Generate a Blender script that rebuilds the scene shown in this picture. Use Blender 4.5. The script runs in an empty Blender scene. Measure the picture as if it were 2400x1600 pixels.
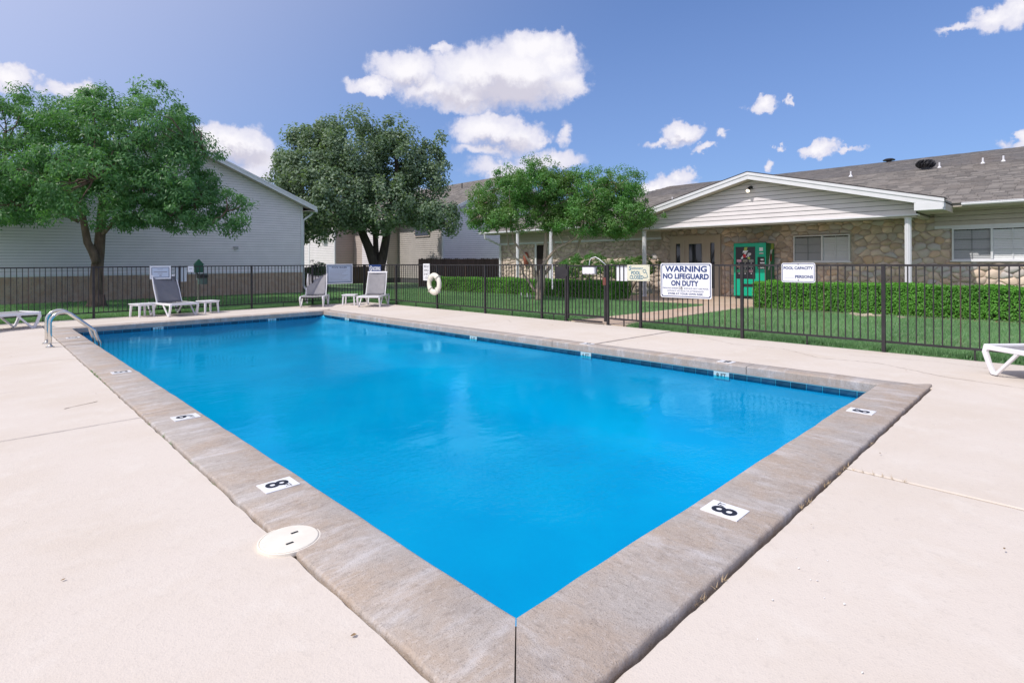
import bpy, math, random
import numpy as np
from mathutils import Vector, Matrix, noise

random.seed(7)
SC = bpy.context.scene
COL = SC.collection
# ------------------------------------------------------------------ camera
# world x runs across the short side of the pool, y along its length
RT = Vector((0.71447, -0.69966, 0)); FW = Vector((0.69966, 0.71447, 0)); UP = Vector((0, 0, 1))
ROLL = 0.00524
cam = bpy.data.cameras.new('camera'); camo = bpy.data.objects.new('camera', cam); COL.objects.link(camo)
cx = RT * math.cos(ROLL) - UP * math.sin(ROLL); cy = RT * math.sin(ROLL) + UP * math.cos(ROLL)
mw = Matrix.Identity(4)
for i in range(3):
    mw[i][0] = cx[i]; mw[i][1] = cy[i]; mw[i][2] = -FW[i]
mw[0][3], mw[1][3], mw[2][3] = 0, 0, 1.25
camo.matrix_world = mw
cam.sensor_width = 36; cam.lens = 36 * 1288 / 2400; cam.shift_y = -186.6 / 2400
cam.clip_start = 0.05; cam.clip_end = 3000
SC.camera = camo
# ------------------------------------------------------------------ light
TRAV = Vector((0.97, -0.24, -1.24)).normalized()
sun = bpy.data.lights.new('sun', 'SUN'); suno = bpy.data.objects.new('sun', sun); COL.objects.link(suno)
sun.energy = 2.35; sun.angle = math.radians(0.55); sun.color = (1.0, 0.945, 0.87)
suno.rotation_euler = TRAV.to_track_quat('-Z', 'Y').to_euler(); suno.location = (-20, 5, 30)
SC.view_settings.view_transform = 'Standard'; SC.view_settings.look = 'None'
SC.view_settings.gamma = 1; SC.view_settings.use_curve_mapping = False
SC.view_settings.exposure = 0.52
SC.cycles.max_bounces = 8; SC.cycles.transparent_max_bounces = 12
SC.cycles.caustics_reflective = False; SC.cycles.caustics_refractive = False

def NN(nt, t, **kw):
    n = nt.nodes.new(t)
    for k, v in kw.items(): setattr(n, k, v)
    return n
def sock(nt, n, i, v):
    if v is None: return
    if hasattr(v, 'is_linked') or hasattr(v, 'links'): nt.links.new(v, n.inputs[i])
    else:
        s = n.inputs[i]
        if s.type == 'RGBA' and len(v) == 3: v = (*v, 1)
        s.default_value = v
def MATH(nt, op, a, b=None, c=None, clamp=False):
    n = NN(nt, 'ShaderNodeMath', operation=op); n.use_clamp = clamp
    sock(nt, n, 0, a); sock(nt, n, 1, b); sock(nt, n, 2, c)
    return n.outputs[0]
def MIX(nt, f, a, b, mode='MIX'):
    n = NN(nt, 'ShaderNodeMix', data_type='RGBA', blend_type=mode)
    sock(nt, n, 0, f); sock(nt, n, 6, a); sock(nt, n, 7, b)
    return n.outputs[2]
def NOISE(nt, vec, scale, detail=3, rough=.55, dist=0, dim='3D'):
    n = NN(nt, 'ShaderNodeTexNoise', noise_dimensions=dim)
    sock(nt, n, 'Vector', vec); n.inputs['Scale'].default_value = scale
    n.inputs['Detail'].default_value = detail; n.inputs['Roughness'].default_value = rough
    n.inputs['Distortion'].default_value = dist
    return n.outputs[0]
def RANGE(nt, v, a, b, c=0., d=1., smooth=True):
    n = NN(nt, 'ShaderNodeMapRange'); n.interpolation_type = 'SMOOTHSTEP' if smooth else 'LINEAR'
    sock(nt, n, 0, v); n.inputs[1].default_value = a; n.inputs[2].default_value = b
    n.inputs[3].default_value = c; n.inputs[4].default_value = d
    return n.outputs[0]

# ------------------------------------------------------------------ sky with cumulus clouds
def px_dir(u, v):
    """direction (azimuth from FW, elevation) for a spot in the sky"""
    du = (u - 1200) / 1288; dv = (613.4 - v) / 1288
    return math.atan(du), math.atan(dv / math.sqrt(1 + du * du))
W = bpy.data.worlds.new('World'); SC.world = W; W.use_nodes = True
nt = W.node_tree; nt.nodes.clear()
sky = NN(nt, 'ShaderNodeTexSky', sky_type='NISHITA'); sky.sun_disc = False
sd = -TRAV
sky.sun_elevation = math.asin(sd.z); sky.sun_rotation = math.atan2(sd.x, sd.y)
sky.air_density = 1.0; sky.dust_density = 0.6; sky.ozone_density = 2.5; sky.altitude = 200
tc = NN(nt, 'ShaderNodeTexCoord')
def DOT(vec):
    n = NN(nt, 'ShaderNodeVectorMath', operation='DOT_PRODUCT'); sock(nt, n, 0, tc.outputs['Generated']); n.inputs[1].default_value = vec
    return n.outputs['Value']
dx = DOT(RT); dy = DOT(FW); dz = DOT(UP)
az = MATH(nt, 'ARCTAN2', dx, dy); el = MATH(nt, 'ARCSINE', dz)
cmb = NN(nt, 'ShaderNodeCombineXYZ'); sock(nt, cmb, 0, az); sock(nt, cmb, 1, el)
ns = NN(nt, 'ShaderNodeTexNoise', noise_dimensions='2D'); nt.links.new(cmb.outputs[0], ns.inputs['Vector'])
ns.inputs['Scale'].default_value = 16; ns.inputs['Detail'].default_value = 7; ns.inputs['Roughness'].default_value = .6
vs = NN(nt, 'ShaderNodeVectorMath', operation='MULTIPLY_ADD')
nt.links.new(ns.outputs['Color'], vs.inputs[0]); vs.inputs[1].default_value = (.062, .045, 0); nt.links.new(cmb.outputs[0], vs.inputs[2])
vo = NN(nt, 'ShaderNodeVectorMath', operation='ADD'); nt.links.new(vs.outputs[0], vo.inputs[0]); vo.inputs[1].default_value = (-.031, -.0225, 0)
nb = NN(nt, 'ShaderNodeTexNoise', noise_dimensions='2D'); nt.links.new(cmb.outputs[0], nb.inputs['Vector'])
nb.inputs['Scale'].default_value = 48; nb.inputs['Detail'].default_value = 5; nb.inputs['Roughness'].default_value = .6
vb = NN(nt, 'ShaderNodeVectorMath', operation='MULTIPLY_ADD'); nt.links.new(nb.outputs['Color'], vb.inputs[0]); vb.inputs[1].default_value = (.022, .022, 0); nt.links.new(vo.outputs[0], vb.inputs[2])
vb2 = NN(nt, 'ShaderNodeVectorMath', operation='ADD'); nt.links.new(vb.outputs[0], vb2.inputs[0]); vb2.inputs[1].default_value = (-.011, -.011, 0)
P2 = vb2.outputs[0]
def blobs(lst):
    acc = None
    for (u, v, ru, rv, amp) in lst:
        a, e = px_dir(u, v); a1, _ = px_dir(u + ru, v); _, e1 = px_dir(u, v - rv)
        ra = max(a1 - a, 1e-3) * 1.03; re = max(e1 - e, 1e-3) * 1.03
        m = NN(nt, 'ShaderNodeVectorMath', operation='MULTIPLY_ADD')
        nt.links.new(P2, m.inputs[0]); m.inputs[1].default_value = (1 / ra, 1 / re, 0); m.inputs[2].default_value = (-a / ra, -e / re, 0)
        l = NN(nt, 'ShaderNodeVectorMath', operation='LENGTH'); nt.links.new(m.outputs[0], l.inputs[0])
        d = MATH(nt, 'MULTIPLY_ADD', l.outputs['Value'], -amp, amp)
        if acc is None: acc = d
        else:
            acc = MATH(nt, 'SMOOTH_MAX', acc, d, 0.12)
    return acc
CL = [(1222, 165, 168, 92, 1), (1268, 112, 90, 52, 1), (1115, 172, 120, 82, 1), (955, 165, 92, 60, 1), (868, 200, 72, 26, .9), (1015, 212, 80, 32, .9), (1235, 120, 70, 50, 1), (1308, 145, 52, 52, 1),
      (1083, 226, 140, 40, .9), (1330, 205, 66, 42, .9), (1036, 112, 30, 18, .6), (1200, 215, 190, 50, .9),
      (1140, 300, 98, 56, 1), (1210, 322, 84, 46, .8), (1150, 352, 110, 20, .55), (1258, 332, 46, 18, .6), (1320, 315, 22, 36, .45),
      (1180, 396, 120, 34, .5), (1290, 376, 110, 30, .6), (25, 172, 84, 36, 1), (165, 203, 66, 26, .7), (560, 338, 100, 54, 1), (500, 330, 60, 40, .9),
      (600, 370, 78, 40, .8), (580, 398, 90, 26, .5), (1592, 318, 60, 34, .9), (1545, 343, 44, 14, .55), (1655, 350, 34, 11, .5), (1692, 318, 26, 12, .5),
      (1790, 250, 54, 22, .85), (1860, 236, 14, 8, .4), (1915, 352, 52, 22, .85), (1980, 354, 46, 8, .5), (1606, 414, 42, 28, .75),
      (1568, 434, 84, 26, .7), (1525, 446, 50, 26, 1), (1796, 401, 22, 14, .6), (1823, 350, 15, 9, .5), (2330, 48, 78, 38, .8), (2252, 74, 70, 15, .5),
      (2385, 30, 60, 52, .75), (2395, 338, 60, 20, .7), (985, 446, 30, 14, .6)]
den = blobs(CL)
gry = blobs([(1200, 222, 170, 46, 1), (1090, 236, 130, 26, .8), (570, 366, 84, 28, 1), (1190, 340, 90, 26, .8), (960, 196, 80, 22, .6), (1590, 336, 50, 12, .7)])
# other fair-weather clouds out of view, thickened to lift the ambient light
nf = NOISE(nt, tc.outputs['Generated'], 3.2, 6, .55)
side = RANGE(nt, dy, .35, .0)
far = MATH(nt, 'SUBTRACT', MATH(nt, 'MULTIPLY', MATH(nt, 'MULTIPLY_ADD', nf, 4.0, -2.1), side), MATH(nt, 'SUBTRACT', 1.0, side))
den = MATH(nt, 'MAXIMUM', den, far)
fine = NOISE(nt, cmb.outputs[0], 55, 5, .62, 0, '2D')
den2 = MATH(nt, 'ADD', den, MATH(nt, 'MULTIPLY_ADD', fine, .22, -.11))
gsh = MATH(nt, 'MULTIPLY', RANGE(nt, MATH(nt, 'ADD', gry, MATH(nt, 'MULTIPLY_ADD', ns.outputs[0], .8, -.4)), -.05, .7), .85)
alpha = RANGE(nt, MATH(nt, 'DIVIDE', den2, MATH(nt, 'MULTIPLY_ADD', gsh, .42, .32)), .02, 1.)
thick = RANGE(nt, den2, .15, .85)
ccol = MIX(nt, thick, (3.7, 3.7, 4.4), (4.9, 4.8, 5.0))
ccol = MIX(nt, gsh, ccol, (3.0, 2.9, 3.5))
tint = MIX(nt, 1.0, sky.outputs[0], (.40, .56, .80), 'MULTIPLY')
# summer haze brightens the horizon and the sunward air; unseen glow strengthened as fill
hz = RANGE(nt, el, .0, .85, .52, .0)
tint = MIX(nt, hz, tint, (1.45, 1.9, 3.2))
tint = MIX(nt, RANGE(nt, DOT(sd), -.12, .95, 0, .92), tint, (4.3, 4.25, 5.0))
fin = MIX(nt, MATH(nt, 'MULTIPLY', alpha, RANGE(nt, el, -.02, .06)), tint, ccol)
bg = NN(nt, 'ShaderNodeBackground'); nt.links.new(fin, bg.inputs[0]); bg.inputs[1].default_value = 0.14
wo = NN(nt, 'ShaderNodeOutputWorld'); nt.links.new(bg.outputs[0], wo.inputs[0])

# ------------------------------------------------------------------ materials
MATS = {}
def M(name, col=(.5, .5, .5), rough=.7, var=0., scale=4., col2=None, bump=0., bscale=40., metal=0., spec=.5, emit=None, rnd=0., stretch=None, streak=None):
    if name in MATS: return MATS[name]
    m = bpy.data.materials.new(name); m.use_nodes = True; nt = m.node_tree
    b = nt.nodes['Principled BSDF']; b.inputs['Roughness'].default_value = rough; b.inputs['Metallic'].default_value = metal
    b.inputs['Specular IOR Level'].default_value = spec
    tc = NN(nt, 'ShaderNodeTexCoord'); vec = tc.outputs['Object']
    if stretch:
        mp = NN(nt, 'ShaderNodeMapping'); nt.links.new(vec, mp.inputs[0]); mp.inputs['Scale'].default_value = stretch; vec = mp.outputs[0]
    c = None
    if var or col2:
        n1 = NOISE(nt, vec, scale, 5, .6)
        c2 = col2 or tuple(x * (1 - var) for x in col); c1 = col if col2 else tuple(min(1, x * (1 + var)) for x in col)
        c = MIX(nt, RANGE(nt, n1, .3, .7), c1, c2)
    if rnd:
        oi = NN(nt, 'ShaderNodeObjectInfo')
        f = MATH(nt, 'MULTIPLY_ADD', oi.outputs['Random'], 2 * rnd, 1 - rnd)
        c = MIX(nt, 1.0, c if c is not None else col, f, 'MULTIPLY')
    if c is None: b.inputs['Base Color'].default_value = (*col, 1)
    else: nt.links.new(c, b.inputs['Base Color'])
    if bump:
        bn = NN(nt, 'ShaderNodeBump'); bn.inputs['Strength'].default_value = bump; bn.inputs['Distance'].default_value = .01
        nt.links.new(NOISE(nt, vec, bscale, 4, .6), bn.inputs['Height']); nt.links.new(bn.outputs[0], b.inputs['Normal'])
    if emit:
        b.inputs['Emission Color'].default_value = (*emit[:3], 1); b.inputs['Emission Strength'].default_value = emit[3]
    MATS[name] = m; return m

def concrete(name, base, warm, cool, grain_dir=None, amt=1., speck=.5):
    m = bpy.data.materials.new(name); m.use_nodes = True; nt = m.node_tree
    b = nt.nodes['Principled BSDF']; b.inputs['Roughness'].default_value = .88; b.inputs['Specular IOR Level'].default_value = .2
    g = NN(nt, 'ShaderNodeNewGeometry'); v = g.outputs['Position']
    n1 = NOISE(nt, v, .9, 6, .6); n2 = NOISE(nt, v, 3.5, 6, .65); n3 = NOISE(nt, v, 26, 5, .7); n4 = NOISE(nt, v, 170, 2, .5)
    c = MIX(nt, MATH(nt, 'MULTIPLY', RANGE(nt, n1, .40, .66), .75 * amt), base, warm)
    c = MIX(nt, MATH(nt, 'MULTIPLY', RANGE(nt, n2, .50, .72), .65 * amt), c, cool)
    if grain_dir:
        mp = NN(nt, 'ShaderNodeMapping'); nt.links.new(v, mp.inputs[0]); mp.inputs['Scale'].default_value = grain_dir
        ng = NOISE(nt, mp.outputs[0], 9, 6, .68)
        c = MIX(nt, MATH(nt, 'MULTIPLY', RANGE(nt, ng, .42, .68), .42), c, tuple(min(1, x * 1.34) for x in base))
        ng2 = NOISE(nt, mp.outputs[0], 22, 6, .7, .6)
        c = MIX(nt, MATH(nt, 'MULTIPLY', RANGE(nt, ng2, .5, .7), .3), c, tuple(x * .66 for x in base))
    c = MIX(nt, MATH(nt, 'MULTIPLY', RANGE(nt, n3, .52, .78), .34), c, tuple(x * .72 for x in base))
    c = MIX(nt, MATH(nt, 'MULTIPLY', RANGE(nt, n4, .60, .72), speck * .5), c, tuple(x * .55 for x in base))
    nt.links.new(c, b.inputs['Base Color'])
    bn = NN(nt, 'ShaderNodeBump'); bn.inputs['Strength'].default_value = .35; bn.inputs['Distance'].default_value = .006
    nt.links.new(MATH(nt, 'ADD', n3, MATH(nt, 'MULTIPLY', n4, .6)), bn.inputs['Height']); nt.links.new(bn.outputs[0], b.inputs['Normal'])
    MATS[name] = m; return m
M_DECK = concrete('deck concrete', (.655, .588, .528), (.60, .52, .44), (.70, .645, .59), amt=.75, speck=.45)
def coping_mat(name, gdir):
    m = bpy.data.materials.new(name); m.use_nodes = True; nt = m.node_tree
    b = nt.nodes['Principled BSDF']; b.inputs['Roughness'].default_value = .88; b.inputs['Specular IOR Level'].default_value = .2
    g = NN(nt, 'ShaderNodeNewGeometry'); v = g.outputs['Position']
    mp = NN(nt, 'ShaderNodeMapping'); nt.links.new(v, mp.inputs[0]); mp.inputs['Scale'].default_value = gdir; gv = mp.outputs[0]
    c = MIX(nt, RANGE(nt, NOISE(nt, v, 1.6, 6, .65), .38, .62), (.425, .385, .36), (.43, .35, .29))
    c = MIX(nt, MATH(nt, 'MULTIPLY', RANGE(nt, NOISE(nt, gv, 2.6, 7, .68, .3),   .47, .68), .6), c, (.60, .58, .59))
    c = MIX(nt, MATH(nt, 'MULTIPLY', RANGE(nt, NOISE(nt, v, 4.5, 7, .7), .50, .70), .5), c, (.31, .265, .24))
    ng = NOISE(nt, gv, 17, 6, .72, .4); nf_ = NOISE(nt, v, 60, 4, .7); n4 = NOISE(nt, v, 190, 2, .6)
    c = MIX(nt, MATH(nt, 'MULTIPLY', RANGE(nt, ng, .50, .66), .40), c, (.22, .19, .17))
    c = MIX(nt, MATH(nt, 'MULTIPLY', RANGE(nt, nf_, .50, .72), .5), c, (.58, .53, .50))
    c = MIX(nt, MATH(nt, 'MULTIPLY', RANGE(nt, n4, .56, .70), .55), c, (.16, .13, .11))
    nt.links.new(c, b.inputs['Base Color'])
    bn = NN(nt, 'ShaderNodeBump'); bn.inputs['Strength'].default_value = .5; bn.inputs['Distance'].default_value = .006
    nt.links.new(MATH(nt, 'ADD', ng, MATH(nt, 'ADD', nf_, n4)), bn.inputs['Height']); nt.links.new(bn.outputs[0], b.inputs['Normal'])
    return m
M_COPX = coping_mat('coping concrete long', (.8, 2.6, 1)); M_COPY = coping_mat('coping concrete short', (2.6, .8, 1))
M_PATH = concrete('path concrete', (.53, .41, .32), (.47, .33, .24), (.57, .47, .39), amt=1, speck=.5)
M_SOIL = M('soil', (.20, .105, .06), .95, .35, 6, bump=.6, bscale=30)
M_JOINT = M('joint filler', (.10, .075, .055), .95, .4, 40)
M_WHITEP = M('white plastic', (.80, .79, .82), .38, .04, 3, spec=.5)
M_SLING = M('grey sling fabric', (.29, .28, .295), .75, .08, 6, bump=.25, bscale=400)
M_SLINGD = M('dark sling fabric', (.19, .19, .21), .75, .06, 6, bump=.2, bscale=400)
M_FENCE = M('black fence paint', (.034, .031, .034), .6, .25, 5, spec=.3)
M_RUSTY = M('rusty fence paint', (.05, .038, .036), .7, 0, 9, col2=(.085, .05, .038))
M_STEEL = M('brushed stainless steel', (.72, .70, .66), .2, .06, 10, metal=1.)
M_LAP = M('grey vinyl siding', (.81, .77, .81), .62, .03, 2, spec=.3, rnd=.02)
M_LAPW = M('white vinyl siding', (.74, .695, .715), .6, .03, 2, spec=.3, rnd=.015)
M_LAPB = M('beige vinyl siding', (.56, .50, .45), .62, .04, 2, spec=.3, rnd=.02)
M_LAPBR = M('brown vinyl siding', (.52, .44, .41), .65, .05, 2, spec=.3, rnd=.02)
M_LAPSHADE = M('siding lap shadow', (.10, .10, .11), .9)  # dark backing colour paints the shadow lines between the boards
M_TRIM = M('white trim paint', (.74, .74, .78), .5, .03, 4)
M_SOFFIT = M('beige soffit', (.52, .46, .40), .7, .05, 3)
M_STONE = M('rubble stone', (.74, .60, .49), .9, 0, 1.6, col2=(.52, .41, .34), bump=.6, bscale=14, rnd=.27)
_nt = M_STONE.node_tree; _b = _nt.nodes['Principled BSDF']; _l = _b.inputs['Base Color'].links[0].from_socket
_oi = NN(_nt, 'ShaderNodeObjectInfo'); _r2 = MATH(_nt, 'FRACT', MATH(_nt, 'MULTIPLY', _oi.outputs['Random'], 7.31))
_c = MIX(_nt, RANGE(_nt, _r2, .45, .9), _l, (.55, .51, .50)); _c = MIX(_nt, RANGE(_nt, _r2, .16, .0, 0, .7), _c, (.66, .45, .30)); _nt.links.new(_c, _b.inputs['Base Color'])
M_STONEB = M('stone mortar', (.52, .43, .37), .95, .25, 8, bump=.5)
M_BRICK = M('tan brick', (.36, .25, .19), .9, .18, 3.5, bump=.4, bscale=60)
M_BRICKM = M('brick mortar', (.42, .36, .32), .95, .1, 6)
M_GLASSD = M('dark window glass', (.02, .025, .035), .05, spec=.8)
M_BLIND = M('window blind', (.80, .81, .82), .6)
M_SCREEN = M('insect screen', (.22, .23, .25), .6, .05, 5)
M_BARK1 = M('brown bark', (.21, .15, .115), .95, 0, 9, col2=(.09, .062, .048), bump=1, bscale=22, stretch=(1, 1, .22))
M_BARK2 = M('dark bark', (.075, .058, .05), .95, .3, 9, bump=1, bscale=22, stretch=(1, 1, .25))
M_BARK3 = M('pale peeling bark', (.52, .43, .36), .85, 0, 6, col2=(.32, .24, .18), bump=.5, bscale=20, stretch=(1, 1, .4))
M_BLACK = M('black plastic', (.018, .018, .02), .5)
M_DKMETAL = M('dark vent metal', (.035, .035, .04), .45, metal=.3)
M_WOOD = M('brown fence board', (.105, .066, .056), .85, .25, 3, stretch=(6, 6, .6), rnd=.16, bump=.3)
M_NAVY = M('navy print', (.012, .04, .17), .5)
M_SIGNW = M('white sign panel', (.80, .81, .84), .35, .02, 4)
M_INK = M('black ink', (.012, .013, .025), .5)
M_GRAYINK = M('grey ink', (.30, .31, .36), .6)

# ------------------------------------------------------------------ mesh helpers
class MB:
    def __init__(s): s.v = []; s.f = []; s.mi = []
    def add(s, vs, fs, mi=0):
        o = len(s.v); s.v += [tuple(p) for p in vs]
        for f in fs: s.f.append(tuple(i + o for i in f)); s.mi.append(mi)
        return s
    def box(s, x0, x1, y0, y1, z0, z1, mi=0):
        v = [(x0, y0, z0), (x1, y0, z0), (x1, y1, z0), (x0, y1, z0), (x0, y0, z1), (x1, y0, z1), (x1, y1, z1), (x0, y1, z1)]
        return s.add(v, [(3, 2, 1, 0), (4, 5, 6, 7), (0, 1, 5, 4), (1, 2, 6, 5), (2, 3, 7, 6), (3, 0, 4, 7)], mi)
    def prism(s, poly, off, mi=0):
        n = len(poly); off = Vector(off); a = [Vector(p) for p in poly]; b = [p + off for p in a]
        nrm = Vector((0, 0, 0))
        for i in range(n): nrm += (a[i] - a[0]).cross(a[(i + 1) % n] - a[0])
        fl = nrm.dot(off) > 0
        fs = [tuple(range(n))[::-1] if fl else tuple(range(n)), tuple(range(n, 2 * n)) if fl else tuple(range(n, 2 * n))[::-1]]
        for i in range(n):
            j = (i + 1) % n; fs.append((i, j, n + j, n + i) if fl else (j, i, n + i, n + j))
        return s.add(a + b, fs, mi)
    def sweep(s, pts, rad, n=8, rect=None, cap=True, mi=0, up=(0, 0, 1)):
        """tube (or rect=(w,h) bar, w along `side`) along a polyline"""
        pts = [Vector(p) for p in pts]; m = len(pts)
        if not hasattr(rad, '__len__'): rad = [rad] * m
        vs = []; up0 = Vector(up); prev = None
        for i, p in enumerate(pts):
            t = (pts[min(i + 1, m - 1)] - pts[max(i - 1, 0)]).normalized()
            if prev is None:
                u = up0 if abs(t.dot(up0)) < .95 else Vector((1, 0, 0))
                sd_ = t.cross(u).normalized()
            else:
                sd_ = (prev - t * prev.dot(t)).normalized()
            prev = sd_; uu = sd_.cross(t).normalized()
            if rect:
                w, h = rect[0] / 2 * rad[i], rect[1] / 2 * rad[i]; c = .28 * min(w, h)
                for (a, b_) in ((-w + c, -h), (w - c, -h), (w, -h + c), (w, h - c), (w - c, h), (-w + c, h), (-w, h - c), (-w, -h + c)):
                    vs.append(p + sd_ * a + uu * b_)
            else:
                for k in range(n):
                    an = 2 * math.pi * k / n; vs.append(p + (sd_ * math.cos(an) + uu * math.sin(an)) * rad[i])
        if rect: n = 8
        fs = []
        for i in range(m - 1):
            for k in range(n):
                k2 = (k + 1) % n; fs.append((i * n + k, i * n + k2, (i + 1) * n + k2, (i + 1) * n + k))
        if cap: fs.append(tuple(range(n))[::-1]); fs.append(tuple((m - 1) * n + k for k in range(n)))
        return s.add(vs, fs, mi)
    def lathe(s, prof, c=(0, 0, 0), n=20, mi=0):
        c = Vector(c); vs = []; fs = []
        for (r, z) in prof:
            for k in range(n):
                an = 2 * math.pi * k / n; vs.append(c + Vector((r * math.cos(an), r * math.sin(an), z)))
        for i in range(len(prof) - 1):
            for k in range(n):
                k2 = (k + 1) % n; fs.append((i * n + k, i * n + k2, (i + 1) * n + k2, (i + 1) * n + k))
        fs.append(tuple(range(n))[::-1]); fs.append(tuple((len(prof) - 1) * n + k for k in range(n)))
        return s.add(vs, fs, mi)
    def mesh(s, name, mats, smooth=False):
        me = bpy.data.meshes.new(name); me.from_pydata(s.v, [], s.f)
        if not isinstance(mats, (list, tuple)): mats = [mats]
        for m in mats: me.materials.append(m)
        if len(mats) > 1: me.polygons.foreach_set('material_index', s.mi)
        if smooth: me.polygons.foreach_set('use_smooth', [True] * len(me.polygons))
        me.update(); return me
    def build(s, name, mats, parent=None, smooth=False, bevel=0, seg=2, loc=None, kind=None):
        o = link(name, s.mesh(name, mats, smooth), parent)
        if bevel:
            b = o.modifiers.new('bevel', 'BEVEL'); b.width = bevel; b.segments = seg; b.limit_method = 'ANGLE'; b.angle_limit = math.radians(35)
        if loc is not None: o.location = loc
        if kind: o['kind'] = kind
        return o
def link(name, me, parent=None):
    o = bpy.data.objects.new(name, me); COL.objects.link(o)
    if parent is not None: o.parent = parent
    return o
def thing(name, label, cat, loc=(0, 0, 0), rz=0, group=None):
    o = bpy.data.objects.new(name, None); COL.objects.link(o); o.location = loc; o.rotation_euler = (0, 0, rz)
    o.empty_display_size = .1
    o['label'] = label; o['category'] = cat
    if group: o['group'] = group
    return o
def tag(o, label, cat, group=None):
    o['label'] = label; o['category'] = cat
    if group: o['group'] = group
    return o
def struct(name, mb, m, parent=None, **k):
    o = mb.build(name, m, parent, **k)
    if parent is None: o['kind'] = 'structure'
    return o
def children(o): return [c for c in bpy.data.objects if c.parent == o]
def text(s, parent, mat, origin, right, up, width=None, height=None, bold=0., name='lettering', align='LEFT', depth=.0015, spacing=1., shear=0., line=1.):
    """flat lettering mesh whose bounding box starts at origin (lower left)"""
    c = bpy.data.curves.new('txt', 'FONT'); c.body = s; c.size = 1; c.offset = bold; c.space_character = spacing; c.shear = shear; c.align_x = align
    c.resolution_u = 3; c.space_line = line
    o = bpy.data.objects.new('txt', c); COL.objects.link(o)
    dg = bpy.context.evaluated_depsgraph_get()
    me = bpy.data.meshes.new_from_object(o.evaluated_get(dg)); bpy.data.objects.remove(o)
    co = np.empty(len(me.vertices) * 3); me.vertices.foreach_get('co', co); co = co.reshape(-1, 3)
    mn = co.min(0); mx = co.max(0); sx = (width or 1) / (mx[0] - mn[0]); sy = (height or 1) / (mx[1] - mn[1])
    if width is None: sx = sy
    if height is None: sy = sx
    r = np.array(right, float); u = np.array(up, float); nrm = np.cross(r, u)
    q = (co[:, 0:1] - mn[0]) * sx * r + (co[:, 1:2] - mn[1]) * sy * u + nrm * depth + np.array(origin, float)
    me.vertices.foreach_set('co', q.ravel()); me.materials.clear(); me.materials.append(mat); me.update()
    return link(name, me, parent)
def fast_mesh(name, verts, faces, mats, tint=None, parent=None, smooth=False, kind=None):
    """verts (N,3), faces (F,k) arrays"""
    me = bpy.data.meshes.new(name); k = faces.shape[1]; F = len(faces)
    me.vertices.add(len(verts)); me.vertices.foreach_set('co', verts.astype(np.float32).ravel())
    me.loops.add(F * k); me.loops.foreach_set('vertex_index', faces.astype(np.int32).ravel())
    me.polygons.add(F); me.polygons.foreach_set('loop_start', np.arange(0, F * k, k, dtype=np.int32))
    me.polygons.foreach_set('loop_total', np.full(F, k, dtype=np.int32))
    if smooth: me.polygons.foreach_set('use_smooth', np.ones(F, dtype=bool))
    if tint is not None:
        at = me.attributes.new('tint', 'FLOAT', 'POINT'); at.data.foreach_set('value', tint.astype(np.float32))
    me.materials.append(mats); me.update(calc_edges=True); me.validate()
    o = link(name, me, parent)
    if kind: o['kind'] = kind
    return o
def camxy(X, Y): p = RT * X + FW * Y; return (p.x, p.y)
def at_px(u, v, depth):
    """point seen in direction (u,v) at the given depth from the photographer"""
    d = cx * ((u - 1200) / 1288) + cy * ((613.4 - v) / 1288) + FW
    return Vector((0, 0, 1.25)) + d * depth

# ------------------------------------------------------------------ pool constants
X0, X1, Y0, Y1 = 1.35, 6.45, 1.37, 13.56      # inner edge of the coping
ZW = -.135
# ---------- ground
g = MB()
def ring(g, ox0, ox1, oy0, oy1, ix0, ix1, iy0, iy1, z):
    for (a, b, c, d) in ((ox0, ox1, oy0, iy0), (ox0, ox1, iy1, oy1), (ox0, ix0, iy0, iy1), (ix1, ox1, iy0, iy1)):
        g.add([(a, c, z), (b, c, z), (b, d, z), (a, d, z)], [(0, 1, 2, 3)])
ring(g, -400, 400, -400, 400, X0 - .1, X1 + .1, Y0 - .1, Y1 + .1, -.12)
struct('ground', g, M_SOIL)
# lawn with mown turf colour
m = bpy.data.materials.new('lawn turf'); m.use_nodes = True; nt = m.node_tree; b = nt.nodes['Principled BSDF']; b.inputs['Roughness'].default_value = .9
b.inputs['Specular IOR Level'].default_value = .15
gm = NN(nt, 'ShaderNodeNewGeometry'); v = gm.outputs['Position']
c = MIX(nt, RANGE(nt, NOISE(nt, v, .5, 5, .6), .35, .65), (.17, .33, .15), (.23, .32, .165))
c = MIX(nt, RANGE(nt, NOISE(nt, v, 7, 5, .65), .45, .7), c, (.105, .235, .11))
c = MIX(nt, MATH(nt, 'MULTIPLY', RANGE(nt, NOISE(nt, v, 1.7, 5, .7), .58, .72), .5), c, (.16, .115, .07))
nt.links.new(c, b.inputs['Base Color'])
bn = NN(nt, 'ShaderNodeBump'); bn.inputs['Distance'].default_value = .03; nt.links.new(NOISE(nt, v, 60, 4, .7), bn.inputs['Height']); nt.links.new(bn.outputs[0], b.inputs['Normal'])
M_LAWN = m
DX1, DY1 = 8.9, 15.72
lw = MB(); ring(lw, -60, 120, -60, 140, -14, DX1, -14, DY1, -.01)
lawn = struct('lawn', lw, M_LAWN)

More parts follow.
